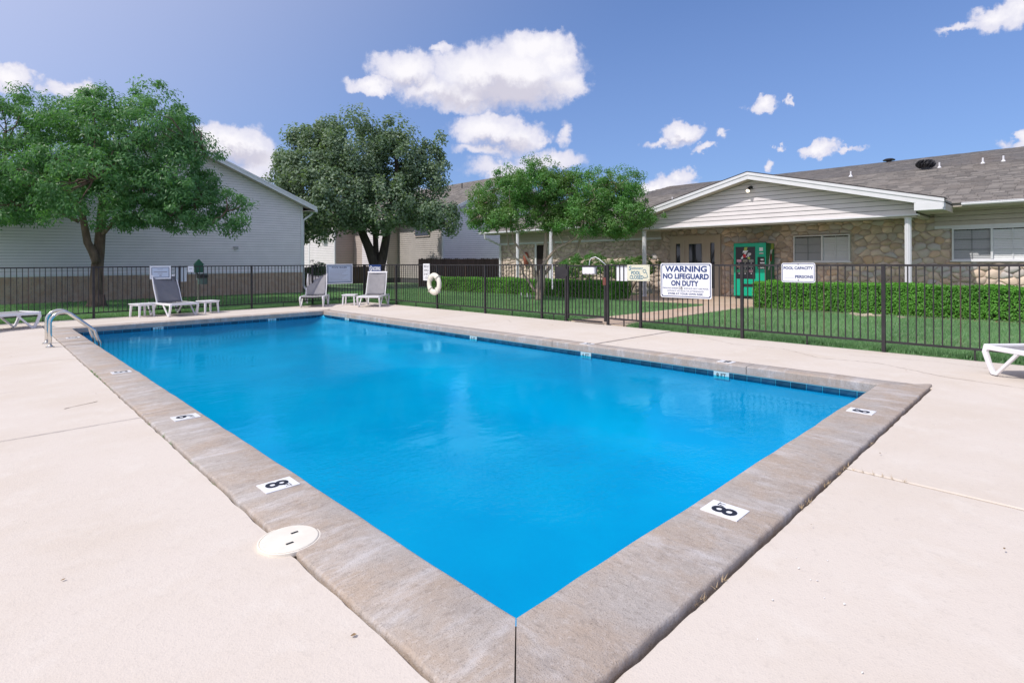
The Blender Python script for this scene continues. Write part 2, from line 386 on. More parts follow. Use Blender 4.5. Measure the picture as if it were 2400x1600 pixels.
# ---------- deck slabs
deck = thing('pool_deck', '', ''); del deck['label']; del deck['category']; deck['kind'] = 'structure'
OL, ON, OR_, OF = .985, .99, 6.71, 13.93      # outer edges of the coping
def rough_edge(p0, p1, step, amp, seed):
    n = max(1, int((Vector(p1) - Vector(p0)).length / step)); out = []
    d = Vector(p1) - Vector(p0); nn = Vector((-d.y, d.x)).normalized()
    for i in range(n):
        q = Vector(p0) + d * i / n
        a = amp * (noise.noise(Vector((q.x * 6, q.y * 6, seed))) + .6 * noise.noise(Vector((q.x * 25, q.y * 25, seed + 5))))
        if i == 0: a = 0
        out.append((q.x + nn.x * a, q.y + nn.y * a))
    return out
def slab(poly, z=0., rough=()):
    pts = []
    for i in range(len(poly)):
        p, q = poly[i], poly[(i + 1) % len(poly)]
        if i in rough: pts += rough_edge(p, q, .04, .007, i * 3.1)
        else: pts.append(p)
    mb = MB(); mb.prism([(x, y, z - .11) for x, y in pts], (0, 0, .11))
    return mb.build('slab', M_DECK, deck, bevel=.006, seg=1)
GP = .012
slab([(-14, -14), (OL - GP, -14), (OL - GP, 5.315), (-14, 5.20)], -.003, rough=(1, 2))
slab([(-14, 5.212), (OL - GP, 5.327), (OL - GP, 9.27), (-14, 9.19)], -.001, rough=(0, 1))
slab([(-14, 9.194), (OL - GP, 9.274), (OL - GP, OF + GP), (OL - GP, DY1), (-14, DY1)], 0, rough=(1,))
slab([(OL, -14), (3.76, -14), (3.775, ON - GP * 1.6), (OL, ON - GP * 1.6)], -.016, rough=(2,))
slab([(3.775, -14), (DX1, -14), (DX1, 5.02), (OR_ + .004, 5.10), (OR_ + .004, ON - GP * 1.6), (3.79, ON - GP * 1.6)], -.012, rough=(2, 4))
slab([(OR_ + .004, 5.115), (DX1, 5.035), (DX1, 10.0), (OR_ + .004, 10.02)], -.002, rough=(0,))
slab([(OR_ + .004, 10.026), (DX1, 10.006), (DX1, DY1), (8.62, DY1), (OR_ + .004, OF + .02)], 0)
slab([(OL, OF + .012), (OR_ - .02, OF + .012), (8.60, DY1), (OL, DY1)], 0)
# filler in the joints
jf = MB()
for (x0, x1, y0, y1) in ((-14, .98, 5.17, 5.35), (3.74, 3.81, -14, .97), (OR_, DX1, 4.98, 5.14), (-14, .98, 9.17, 9.3), (OR_, DX1, 9.98, 10.05)):
    jf.add([(x0, y0, -.035), (x1, y0, -.035), (x1, y1, -.035), (x0, y1, -.035)], [(0, 1, 2, 3)])
jf.build('joint_filler', M_JOINT, deck)

# ---------- coping
coping = thing('pool_coping', '', ''); del coping['label']; del coping['category']; coping['kind'] = 'structure'
def cope(side, t0, t1, w, mat, mit0=0, mit1=0, seed=0):
    """side: function (t, w) -> (x, y); w=0 at the pool edge, grows outward"""
    prof = [(w - .006, -.10), (w + .002, -.004), (w - .002, .005), (w - .010, .0095), (.016, .010), (.006, .008), (.001, .003), (0, -.006), (0, -.085), (.03, -.09)]
    L = t1 - t0; n = max(2, int(L / .022)); vs = []; fs = []; k = len(prof)
    for i in range(n + 1):
        for j, (ww, z) in enumerate(prof):
            a = t0 - mit0 * ww if i == 0 and mit0 else t0
            e = t1 + mit1 * ww if mit1 else t1
            a = t0 - mit0 * ww if mit0 else t0
            t = a + (e - a) * i / n
            d = noise.noise(Vector((t * 1.3, seed, 0))) * .010 + noise.noise(Vector((t * 5, seed, 3))) * .0035
            do = noise.noise(Vector((t * 7, seed, 7))) * .007 + noise.noise(Vector((t * 26, seed, 9))) * .006 + noise.noise(Vector((t * 70, seed, 4))) * .003
            if j >= 4: ww2 = ww + d
            elif j <= 3: ww2 = ww + do
            x, y = side(t, ww2)
            zz = z + (.003 * noise.noise(Vector((x * 3, y * 3, 1))) if z > 0 else 0)
            vs.append((x, y, zz))
    for i in range(n):
        for j in range(k - 1):
            fs.append((i * k + j, i * k + j + 1, (i + 1) * k + j + 1, (i + 1) * k + j))
    fs.append(tuple(range(k))[::-1]); fs.append(tuple(n * k + j for j in range(k)))
    mb = MB(); mb.add(vs, fs)
    o = mb.build('coping_slab', mat, coping, smooth=True)
    e = o.modifiers.new('split', 'EDGE_SPLIT'); e.split_angle = math.radians(50)
    return o
sL = lambda t, w: (X0 - w, t); sN = lambda t, w: (t, Y0 - w); sR = lambda t, w: (X1 + w, t); sF = lambda t, w: (t, Y1 + w)
J = .004
for i, (a, b_) in enumerate(((Y0 + .004, 5.36), (5.36, 7.95), (7.95, 10.9), (10.9, Y1))):
    cope(sL, a + (J if i else 0), b_ - J, .365, M_COPX, 1 if i == 0 else 0, 1 if i == 3 else 0, 1)
for i, (a, b_) in enumerate(((X0 + .004, 3.95), (3.95, X1))):
    cope(sN, a + (J if i else 0), b_ - J, .38, M_COPY, 1 if i == 0 else 0, 1 if i == 1 else 0, 11)
for i, (a, b_) in enumerate(((Y0, 2.68), (2.68, 5.7), (5.7, 8.7), (8.7, 11.2), (11.2, Y1))):
    cope(sR, a + J, b_ - J, .26, M_COPX, 1 if i == 0 else 0, 1 if i == 4 else 0, 21)
for i, (a, b_) in enumerate(((X0, 4.0), (4.0, X1))):
    cope(sF, a + J, b_ - J, .37, M_COPY, 1 if i == 0 else 0, 1 if i == 1 else 0, 31)

cf = MB(); cf.prism([(X0 - .38, Y0 - .36, -.05), (X0 - .34, Y0 - .40, -.05), (X0 + .0, Y0 - .02, -.05), (X0 - .02, Y0 + .0, -.05)], (0, 0, .035)); cf.build('corner_joint', M_JOINT, coping)
# ---------- pool shell, tile band, water
m = bpy.data.materials.new('blue pool plaster'); m.use_nodes = True; nt = m.node_tree; b = nt.nodes['Principled BSDF']; b.inputs['Roughness'].default_value = .8
gm = NN(nt, 'ShaderNodeNewGeometry')
c = MIX(nt, RANGE(nt, NOISE(nt, gm.outputs['Position'], .8, 4, .6), .3, .7), (.05, .53, .74), (.04, .46, .69))
nt.links.new(c, b.inputs['Base Color']); M_PLASTER = m
ps = MB(); e = .006
def edge_steps(L):
    a = [0, .003, .012, .03, .06, .11, .18, .28, .42, .56]; n = 10
    return a + [.56 + (L - 1.12) * k / n for k in range(1, n)] + [L - q for q in a[::-1]]
def g_(d): t_ = min(1, max(0, d / .55)); return math.sqrt(1 - (1 - t_) ** 2)
PX_, PY_ = X1 - X0 - 2 * e, Y1 - Y0 - 2 * e
xs, ys = edge_steps(PX_), edge_steps(PY_)
for yy in ys:
    for xx in xs:
        D = 1.3 - .68 * yy / PY_
        ps.v.append((X0 + e + xx, Y0 + e + yy, -.09 - (D - .09) * g_(min(xx, PX_ - xx)) * g_(min(yy, PY_ - yy))))
nx_ = len(xs)
for j_ in range(len(ys) - 1):
    for i_ in range(nx_ - 1): a = j_ * nx_ + i_; ps.f.append((a, a + 1, a + nx_ + 1, a + nx_)); ps.mi.append(0)
struct('pool_basin', ps, M_PLASTER, smooth=True)
M_TILE = M('dark blue pool tile', (.012, .05, .105), .18, 0, 9, col2=(.02, .085, .15), rnd=.35, spec=.6)
band = thing('waterline_tile_band', '', ''); del band['label']; del band['category']; band['kind'] = 'structure'
tme = {}
def tile_row(side, t0, t1):
    n = int((t1 - t0) / .158); st = (t1 - t0) / n
    for i in range(n):
        x0, y0 = side(t0 + i * st + .003, -.012); x1, y1 = side(t0 + (i + 1) * st - .003, -.004)
        mb = MB(); w = abs(x1 - x0), abs(y1 - y0)
        key = (round(w[0], 3), round(w[1], 3))
        if key not in tme:
            mb.box(-w[0] / 2, w[0] / 2, -w[1] / 2, w[1] / 2, -.032, .032); tme[key] = mb.mesh('tile', M_TILE)
        o = link('tile', tme[key], band); o.location = ((x0 + x1) / 2, (y0 + y1) / 2, -.125)
for s_, a, b_ in ((sR, Y0 + .02, Y1 - .02), (sF, X0 + .02, X1 - .02), (sL, Y0 + .02, Y1 - .02), (sN, X0 + .02, X1 - .02)): tile_row(s_, a, b_)
gr = MB(); gi = .004
gr.add([(X0 + gi, Y0 + gi, -.08), (X1 - gi, Y0 + gi, -.08), (X1 - gi, Y1 - gi, -.08), (X0 + gi, Y1 - gi, -.08), (X0 + gi, Y0 + gi, -.16), (X1 - gi, Y0 + gi, -.16), (X1 - gi, Y1 - gi, -.16), (X0 + gi, Y1 - gi, -.16)],
       [(0, 1, 5, 4), (1, 2, 6, 5), (2, 3, 7, 6), (3, 0, 4, 7)])
gr.build('grout', M('pale grout', (.22, .27, .30), .9), band)

m = bpy.data.materials.new('pool water'); m.use_nodes = True; nt = m.node_tree; nt.nodes.clear()
gm = NN(nt, 'ShaderNodeNewGeometry'); pos = gm.outputs['Position']
mp = NN(nt, 'ShaderNodeMapping'); nt.links.new(pos, mp.inputs[0]); mp.inputs['Rotation'].default_value = (0, 0, math.radians(35)); mp.inputs['Scale'].default_value = (1, 1.6, 1)
w1 = NOISE(nt, mp.outputs[0], 2.2, 3, .55, .4); w2 = NOISE(nt, mp.outputs[0], 11, 3, .6, .5); w3 = NOISE(nt, pos, 34, 2, .6)
patch = RANGE(nt, NOISE(nt, pos, .34, 2, .5), .45, .60)
h = MATH(nt, 'ADD', MATH(nt, 'MULTIPLY', w1, .32), MATH(nt, 'MULTIPLY', MATH(nt, 'ADD', MATH(nt, 'MULTIPLY', w2, .42), MATH(nt, 'MULTIPLY', w3, .30)), MATH(nt, 'MULTIPLY_ADD', patch, 1.15, .10)))
bn = NN(nt, 'ShaderNodeBump'); bn.inputs['Strength'].default_value = .55; bn.inputs['Distance'].default_value = .028; nt.links.new(h, bn.inputs['Height'])
fr = NN(nt, 'ShaderNodeFresnel'); fr.inputs[0].default_value = 1.33; nt.links.new(bn.outputs[0], fr.inputs[1])
tr = NN(nt, 'ShaderNodeBsdfTransparent'); tr.inputs[0].default_value = (.03, .815, .955, 1)
gl = NN(nt, 'ShaderNodeBsdfGlossy'); gl.inputs['Roughness'].default_value = .02; nt.links.new(bn.outputs[0], gl.inputs['Normal'])
gl.inputs[0].default_value = (.30, .80, 1, 1)
mx = NN(nt, 'ShaderNodeMixShader'); nt.links.new(MATH(nt, 'MULTIPLY', fr.outputs[0], .78), mx.inputs[0]); nt.links.new(tr.outputs[0], mx.inputs[1]); nt.links.new(gl.outputs[0], mx.inputs[2])
out = NN(nt, 'ShaderNodeOutputMaterial'); nt.links.new(mx.outputs[0], out.inputs[0]); M_WATER = m
wt = MB(); wt.add([(X0 + .004, Y0 + .004, ZW), (X1 - .004, Y0 + .004, ZW), (X1 - .004, Y1 - .004, ZW), (X0 + .004, Y1 - .004, ZW)], [(0, 1, 2, 3)])
struct('pool_water', wt, M_WATER)

# ---------- depth markers
def marker(digit, cx_, cy_, up, z=.0145, w=.15, h=.185, ft=True, label='', group=None):
    up = Vector(up); rt = Vector((up.y, -up.x, 0))
    t = thing('depth_marker', label, 'depth marker', (cx_, cy_, z), 0, group)
    mb = MB(); c = [(-w / 2, -h / 2), (w / 2, -h / 2), (w / 2, h / 2), (-w / 2, h / 2)]
    mb.prism([tuple(rt * a + up * b_ + Vector((0, 0, -.006))) for a, b_ in c], (0, 0, .006)); mb.build('tile', M_SIGNW, t)
    text(digit, t, M_INK, rt * (-.052) + up * (-.065), rt, up, .078, .125, .022, 'numeral')
    if ft: text('FT', t, M_INK, rt * .028 + up * .02, rt, up, .036, .032, 0, 'lettering')
    return t
PX, PY = (1, 0, 0), (0, 1, 0)
marker('8', 1.21, 3.11, PX, label='white eight feet marker on the left coping near the skimmer lid')
marker('6', 1.215, 5.015, PX, label='white six feet marker on the left coping just past its joint')
marker('5', 1.20, 7.62, PX, label='white five feet marker halfway along the left coping')
marker('3', 1.19, 11.8, PX, label='white depth marker on left coping beside the ladder rails')
marker('8', 2.66, 1.215, PY, label='white eight feet marker on the near right coping, closest to the corner')
marker('8', 5.19, 1.22, PY, label='white eight feet marker at the far end of the near right coping')
marker('8', 6.585, 2.98, (-1, 0, 0), w=.18, h=.15, label='white depth marker on top of the right coping, near its right end')
marker('6', 6.585, 5.12, (-1, 0, 0), w=.18, h=.15, label='white depth marker on top of the right coping, by the deck joint')
def band_marker(digit, x, y, right, nrm, label):
    t = thing('depth_marker', label, 'depth marker', (x, y, -.128), 0)
    r = Vector(right); n_ = Vector(nrm); mb = MB()
    mb.prism([tuple(r * a + n_ * .002 + Vector((0, 0, b_))) for a, b_ in ((-.095, -.045), (.095, -.045), (.095, .04), (-.095, .04))], n_ * .012)
    mb.build('tile', M('pale blue tile', (.45, .62, .66), .3), t)
    text(digit + ' FT', t, M_INK, r * -.06 + n_ * .0145 + Vector((0, 0, -.022)), right, (0, 0, 1), .12, .045, .012)
for d_, y, l_ in (('8', 2.97, 'pale tile marker at the waterline of the long right wall, nearest the corner'), ('6', 5.02, 'pale tile marker at the waterline below the deck joint on the right wall'),
                  ('5', 7.57, 'pale tile marker at the waterline midway along the long right wall'), ('3', 12.27, 'pale tile marker at the waterline near the far corner of the right wall')):
    band_marker(d_, X1 - .012, y, (0, -1, 0), (-1, 0, 0), l_)
for x, l_ in ((5.14, 'pale tile marker at the waterline of the far wall, right one of two'), (2.78, 'pale tile marker at the waterline of the far wall, left one of two')):
    band_marker('3', x, Y1 - .012, (1, 0, 0), (0, -1, 0), l_)

# ---------- skimmer lid
t = thing('skimmer_lid', 'round cream skimmer lid with two slots set into the near left coping', 'lid', (1.012, 2.475, -.012))
M_CREAM = M('cream plastic', (.80, .75, .66), .45, .05, 12)
mb = MB(); mb.lathe([(.134, -.02), (.134, .0205), (.131, .0215), (.127, .0215), (.125, .018)], n=48); mb.build('rim', M_CREAM, t, smooth=False)
mb = MB(); mb.lathe([(.1235, .0), (.1235, .022), (.120, .0245), (.06, .0255), (.0, .0258)], n=48); mb.build('cover', M_CREAM, t)
for dx_, dy_ in ((.035, .03), (-.02, -.05)):
    mb = MB(); mb.box(dx_ - .016, dx_ + .016, dy_ - .006, dy_ + .006, .0262, .0272); mb.build('slot', M_BLACK, t)
mb = MB(); mb.lathe([(.141, -.03), (.141, .0035)], n=40); mb.build('gap_seal', M_JOINT, t)

# ---------- ladder rails
for y, l_ in ((10.78, 'nearer curved stainless steel ladder rail arching over the left coping into water'), (11.33, 'farther curved stainless steel ladder rail beside the left coping marker')):
    t = thing('ladder_rail', l_, 'handrail', (.815, y, 0), 0, 'pool ladder rails')
    pts = [(0, 0, .0), (0, 0, .2), (0, 0, .355)]
    R_ = .14
    for k in range(1, 9):
        a = math.radians(180 - k * 15.5); pts.append((.155 + .155 * math.cos(a), 0, .362 + .155 * math.sin(a)))
    last = Vector(pts[-1]); d = Vector((.30, 0, -.285)); 
    for k in range(1, 5): pts.append(tuple(last + d * (k / 4)))
    q = Vector(pts[-1])
    for k in range(1, 6):
        a = math.radians(45 * k / 5); pts.append((q.x + .16 * (math.sin(math.radians(45)) - math.sin(math.radians(45) - a)) * .55, 0, q.z - .16 * (math.cos(math.radians(45) - a) - math.cos(math.radians(45))) - .03 * k))
    pts.append((pts[-1][0] + .002, 0, -.6))
    mb = MB(); mb.sweep(pts, .0235, 14, up=(0, 1, 0)); mb.build('rail', M_STEEL, t, smooth=True)
    mb = MB(); mb.lathe([(.055, 0), (.055, .008), (.034, .016), (.028, .03)], n=20); mb.build('base_flange', M_STEEL, t, smooth=False)
for y in (10.78, 11.33): pass

# ------------------------------------------------------------------ fences
FH = 1.18
bal = MB().box(-.007, .007, -.007, .007, .145, FH - .02).mesh('baluster', M_FENCE)
balr = MB().box(-.007, .007, -.007, .007, .145, FH - .02).mesh('rusty baluster', M_RUSTY)
post = MB().box(-.022, .022, -.022, .022, -.08, FH + .012).mesh('post', M_FENCE)
def fence_run(t, p0, p1, posts, stub=True, pitch=.0935, rail_ext=0):
    """p0,p1 world xy ends; posts: distances from p0"""
    p0 = Vector(p0); p1 = Vector(p1); d = (p1 - p0); L = d.length; d.normalize(); ang = math.atan2(d.y, d.x)
    for s_ in posts:
        o = link('post', post, t); q = p0 + d * s_; o.location = (q.x, q.y, 0); o.rotation_euler = (0, 0, ang)
    ps_ = sorted(posts)
    for a, b_ in zip(ps_[:-1], ps_[1:]):
        n = max(2, round((b_ - a) / pitch))
        for i in range(1, n):
            q = p0 + d * (a + (b_ - a) * i / n)
            o = link('baluster', balr if (i * 7 + int(a * 10)) % 9 == 0 else bal, t); o.location = (q.x, q.y, 0); o.rotation_euler = (0, 0, ang)
        for z0, z1, hw in ((FH - .02, FH + .008, .014), (.118, .146, .014)):
            mb = MB(); mb.box(.026, b_ - a - .026, -hw, hw, z0, z1); o = mb.build('rail', M_FENCE, t); q = p0 + d * a; o.location = (q.x, q.y, 0); o.rotation_euler = (0, 0, ang)
        if stub:
            mb = MB(); mb.box(-.009, .009, -.009, .009, -.05, .118); o = mb.build('foot', M_FENCE, t); q = p0 + d * (a + b_) / 2; o.location = (q.x, q.y, 0)
FX = 8.9
t = thing('metal_fence', 'black metal fence along right side of pool, from the gate to the frame edge', 'fence')
fence_run(t, (FX, 6.40), (FX, -2.2), [0, .74, 2.64, 4.58, 6.5, 8.5])
t = thing('metal_fence', 'black metal fence between gate and far corner, carrying the ring buoy', 'fence')
fence_run(t, (FX, 7.47), (FX, 15.8), [0, .69, 2.56, 4.5, 6.5, 8.33])
t = thing('metal_fence', 'black metal fence across the far end of the pool, behind the loungers', 'fence')
fence_run(t, (FX, 15.8), (-5.2, 15.66), [.03, 1.73, 3.46, 5.2, 6.94, 8.72, 10.5, 12.3, 14.1])
# gate
t = thing('pool_gate', 'black metal gate standing closed beside the blank white panel', 'gate', (FX, 6.44, 0))
mb = MB(); mb.box(-.022, .022, 0, .045, .06, FH - .01).box(-.022, .022, .955, .99, .06, FH - .01).box(-.018, .018, .045, .955, FH - .04, FH - .01).box(-.018, .018, .045, .955, .13, .165)
mb.build('gate_frame', M_FENCE, t, bevel=.003)
for i in range(1, 10):
    o = link('baluster', bal, t); o.location = (0, .045 + .91 * i / 10, 0); o.scale = (1, 1, .965)
mb = MB(); mb.box(-.03, .03, -.01, .06, .78, .93); mb.build('latch', M('rusty latch', (.16, .05, .04), .7, .4, 30), t)
mb = MB(); mb.box(-.012, .012, .1, .85, .03, .06); mb.build('drop_bar', M_FENCE, t)

# ------------------------------------------------------------------ signs
def rrect(w, h, r, n=5):
    pts = []
    for cx_, cy_, a0 in ((w - r, r, -90), (w - r, h - r, 0), (r, h - r, 90), (r, r, 180)):
        for k in range(n + 1):
            a = math.radians(a0 + 90 * k / n); pts.append((cx_ + r * math.cos(a), cy_ + r * math.sin(a)))
    return pts
class Plate:
    """sign plate: origin lower-left corner in world, right vector, up z, facing nrm"""
    def __init__(s, name, label, cat, org, right, w, h, mat, r=.02, th=.004, frame=None):
        s.r = Vector(right); s.u = Vector((0, 0, 1)); s.n = s.r.cross(s.u); s.w = w; s.h = h
        s.t = thing(name, label, cat, org)
        mb = MB(); mb.prism([tuple(s.pt(a, b_, 0)) for a, b_ in rrect(w, h, r)], tuple(s.n * th)); s.d = th
        mb.build('panel', mat, s.t)
    def pt(s, a, b, d): return s.r * a + s.u * b + s.n * d
    def border(s, inset, wd, mat, r=.018, name='border', d=.0007):
        w, h = s.w, s.h; o_ = rrect(w - 2 * inset, h - 2 * inset, r); i_ = rrect(w - 2 * inset - 2 * wd, h - 2 * inset - 2 * wd, max(.002, r - wd))
        n = len(o_); vs = [s.pt(a + inset, b + inset, s.d + d) for a, b in o_] + [s.pt(a + inset + wd, b + inset + wd, s.d + d) for a, b in i_]
        mb = MB(); mb.add(vs, [(i, (i + 1) % n, n + (i + 1) % n, n + i) for i in range(n)]); mb.build(name, mat, s.t)
    def txt(s, st, a, b, w=None, h=None, mat=None, bold=0., name='lettering', **k):
        return text(st, s.t, mat or M_NAVY, s.pt(a, b, s.d), s.r, s.u, w, h, bold, name, depth=.0009, **k)
    def rect(s, a0, a1, b0, b1, mat, name='print', d=.0006):
        mb = MB(); mb.add([s.pt(a0, b0, s.d + d), s.pt(a1, b0, s.d + d), s.pt(a1, b1, s.d + d), s.pt(a0, b1, s.d + d)], [(0, 1, 2, 3)]); return mb.build(name, mat, s.t)
    def bolts(s, pts):
        for a, b in pts:
            mb = MB(); mb.lathe([(.008, 0), (.008, .003), (.004, .005)], n=8)
            rot = s.n.to_track_quat('Z', 'Y').to_matrix(); mb.v = [tuple(rot @ Vector(q) + s.pt(a, b, s.d)) for q in mb.v]; mb.build('bolt', M_INK, s.t)
RX = (0, -1, 0); SX = FX - .0185
p = Plate('warning_sign', 'large white WARNING no lifeguard on duty sign with blue border on the fence', 'sign', (SX, 5.225, .60), RX, .965, .61, M_SIGNW, .035)
p.border(.018, .013, M_NAVY, .03)
p.txt('WARNING', .09, .455, .79, .108, bold=.035)
p.txt('NO LIFEGUARD', .05, .33, .865, .098, bold=.042)
p.txt('ON DUTY', .21, .208, .52, .098, bold=.042)
p.txt('PERSONS UNDER', .045, .155, .30, .026, bold=.015); p.txt('18', .36, .142, .07, .058, mat=M_INK, bold=.015); p.txt('SHOULD NOT USE POOL', .455, .155, .455, .026, bold=.015)
p.txt('WITHOUT AN ADULT IN ATTENDANCE', .13, .108, .69, .026, bold=.015); p.txt('SWIM AT YOUR OWN RISK', .15, .055, .66, .034, bold=.03)
p.bolts([(.04, .04), (.925, .04), (.04, .57), (.925, .57)])
p = Plate('capacity_sign', 'small white POOL CAPACITY persons sign with blue border above the hedge', 'sign', (SX, 3.14, .915), RX, .475, .295, M_SIGNW, .03)
p.border(.01, .008, M_NAVY, .025)
p.txt('POOL CAPACITY', .03, .195, .415, .045, bold=.035); p.txt('PERSONS', .195, .065, .25, .045, bold=.035); p.rect(.04, .18, .065, .068, M_GRAYINK, 'blank_line')
p.bolts([(.24, .275), (.24, .035)])
M_SIGNC = M('cream sign panel', (.72, .70, .55), .4, .05, 8); M_TEAL = M('teal print', (.005, .14, .26), .5)
p = Plate('closed_sign', 'cream sign reading Swimming POOL CLOSED in teal letters', 'sign', (SX, 5.935, .88), RX, .485, .30, M_SIGNC, .004)
p.txt('S', .035, .195, .06, .085, M_TEAL, .02, shear=.2); p.txt('wimming', .09, .205, .26, .05, M_TEAL, .02, shear=.3)
p.txt('POOL', .09, .112, .20, .072, M_TEAL, .025); p.txt('CLOSED', .055, .032, .30, .07, M_TEAL, .025)
mb = MB(); mb.sweep([p.pt(a, b, .006) for a, b in ((.345, .20), (.35, .165), (.375, .15), (.40, .165), (.41, .19), (.395, .21), (.37, .215), (.355, .205))], .005, 6); mb.build('lock_shackle_print', M_TEAL, p.t)
mb = MB(); mb.sweep([p.pt(a, b, .006) for a, b in ((.395, .165), (.42, .16), (.445, .075), (.37, .055), (.365, .075))], .005, 6); mb.build('lock_body_print', M_TEAL, p.t)
p.bolts([(.012, .02), (.47, .02), (.47, .28)])
p = Plate('blank_panel', 'blank white panel behind the fence bars left of the cream sign', 'panel', (FX + .014, 6.20, .87), RX, .27, .295, M_SIGNW, .003)
p = Plate('rescue_sign', 'narrow white RESCUE DEVICE IS NOT A TOY sign above the ring buoy', 'sign', (SX, 12.58, .75), RX, .30, .46, M_SIGNW, .012)
for i, w_ in enumerate(('RESCUE', 'DEVICE', 'IS NOT', 'A TOY')): p.txt(w_, .045 + (.03 if i == 3 else 0), .35 - i * .105, .21 - (.06 if i == 3 else 0), .066, M_INK, .012)
# no diving sign hangs right by the corner post
p = Plate('no_diving_sign', 'small navy NO DIVING sign behind the lounger in the corner', 'sign', (SX, 15.50, .87), RX, .72, .31, M_NAVY, .006)
p.txt('NO DIVING', .23, .13, .45, .12, M_SIGNW, .03); p.txt('SHALLOW WATER', .06, .035, .6, .05, M_SIGNW, .01)
mb = MB(); mb.sweep([p.pt(.13 + .075 * math.cos(a), .19 + .075 * math.sin(a), .006) for a in np.linspace(0, 6.283, 17)], .011, 5); mb.build('prohibition_ring', M_SIGNW, p.t)
mb = MB(); mb.sweep([p.pt(.08, .24, .006), p.pt(.18, .14, .006)], .009, 5); mb.build('slash', M_SIGNW, p.t)
SY = 15.79 - .0185
p = Plate('rules_sign', 'large framed POOL RULES board on the far fence between two loungers', 'sign', (7.585, SY - .02, .60), (1, 0, 0), .865, .61, M_SIGNW, .004)
M_BLUEG = M('pale blue board', (.55, .62, .74), .5)
p.rect(.03, .835, .03, .58, M_BLUEG, 'board'); p.border(.035, .02, M('slate blue print', (.05, .10, .19), .5), .004); p.border(.075, .006, M_NAVY, .003, d=.001)
p.txt('POOL RULES:', .18, .475, .50, .05, M('ink blue', (.03, .05, .12)), .02)
for i in range(9): p.rect(.12, .70 - .06 * ((i * 5) % 4), .415 - i * .037, .423 - i * .037, M_GRAYINK, 'text_line', .0012)
p = Plate('notice_board', 'white framed notice on the far fence above the left lounger', 'sign', (3.05, 15.73 - .0385, .87), (1, 0, 0), .45, .325, M_SIGNW, .004)
p.border(.035, .016, M('grey blue print', (.16, .19, .28), .5), .003); p.rect(.05, .40, .05, .275, M_BLUEG, 'board')
for a0, a1, b0, b1 in ((.16, .28, .235, .245), (.08, .37, .165, .185), (.17, .27, .13, .142), (.20, .25, .075, .10)): p.rect(a0, a1, b0, b1, M_GRAYINK, 'text_line', .0012)
p = Plate('pale_panel', 'tall pale panel behind fence bars beside the left lounger backrest', 'panel', (3.60, 15.76, .79), (1, 0, 0), .26, .39, M('pale blue panel', (.50, .56, .60), .5), .003)
p = Plate('small_notice', 'small square white notice left of the green dog waste station', 'sign', (3.87, 15.72 - .03, 1.03), (1, 0, 0), .13, .15, M_SIGNW, .003)
p.rect(.03, .10, .08, .095, M_GRAYINK, 'text_line')

# ---------- ring buoy
t = thing('ring_buoy', 'white ring buoy hanging on the fence post below the rescue sign', 'ring buoy', (FX - .075, 12.0, .665))
M_BUOY = M('weathered white foam', (.76, .73, .64), .6, .08, 6)
vs = []; fs = []; NR, NT = 40, 12
for i in range(NR):
    a = 2 * math.pi * i / NR
    for k in range(NT):
        b_ = 2 * math.pi * k / NT; r = .225 + .078 * math.cos(b_); vs.append((.05 * math.sin(b_), r * math.cos(a), r * math.sin(a)))
for i in range(NR):
    for k in range(NT): fs.append((i * NT + k, i * NT + (k + 1) % NT, ((i + 1) % NR) * NT + (k + 1) % NT, ((i + 1) % NR) * NT + k))
MB().add(vs, fs).build('ring', M_BUOY, t, smooth=True)
for a in (45, 135, 225, 315):
    a = math.radians(a); mb = MB(); c = Vector((0, .225 * math.cos(a), .225 * math.sin(a))); rd = Vector((0, math.cos(a), math.sin(a))); tg = Vector((0, -math.sin(a), math.cos(a)))
    mb.sweep([c + rd * .082 * math.cos(b_) + Vector((.054 * math.sin(b_), 0, 0)) for b_ in np.linspace(0, 6.283, 13)], 1, rect=(.05, .006), up=tuple(tg)); mb.build('band', M('greyed white band', (.62, .60, .55), .6), t, smooth=True)
mb = MB(); mb.sweep([(0, .04, .29), (-.04, .02, .2), (-.055, -.03, .14), (0, 0, .33), (.03, 0, .48)], .006, 6); mb.build('rope', M_BLACK, t)

# ---------- bits on and by the gate
t = thing('lock_plate', 'dark solid plate on the fence bars at the hinge side of the gate', 'plate', (FX - .02, 7.50, .84))
mb = MB(); mb.box(-.006, .006, 0, .24, .04, .31); mb.build('plate', M_FENCE, t, bevel=.003)
mb = MB(); mb.prism([(-.006, -.0, .06), (-.006, -.10, .12), (-.006, -.10, .22), (-.006, -.0, .30)], (.008, 0, 0)); mb.build('guard', M_FENCE, t)
t = thing('plastic_basket', 'white plastic basket hung on the gate by a curved rod', 'basket', (FX + .05, 6.72, .98))
mb = MB(); mb.box(-.06, .06, 0, .33, .0, .17); mb.build('tub', M_WHITEP, t, bevel=.035, seg=3)
mb = MB(); mb.box(-.065, .065, -.01, .34, .165, .18); mb.build('lid', M_WHITEP, t, bevel=.005)
mb = MB(); mb.sweep([(0, .18, .17), (0, .16, .28), (0, .13, .33), (0, .02, .36), (0, -.1, .30), (0, -.25, .19)], .008, 6); mb.build('rod', M_WHITEP, t, smooth=True)
t = thing('hanging_chain', 'pale chain hanging on the fence in front of the pale barked tree', 'chain', (FX - .03, 7.82, 1.16))
for k in range(13):
    mb = MB(); c = Vector((0, 0, -.04 * k)); ax = Vector((0, 1, 0)) if k % 2 else Vector((1, 0, 0))
    mb.sweep([c + ax * .012 * math.sin(q) + Vector((0, 0, .026 * math.cos(q))) for q in np.linspace(0, 6.283, 9)], .005, 5); mb.build('chain_link', M_TRIM, t)

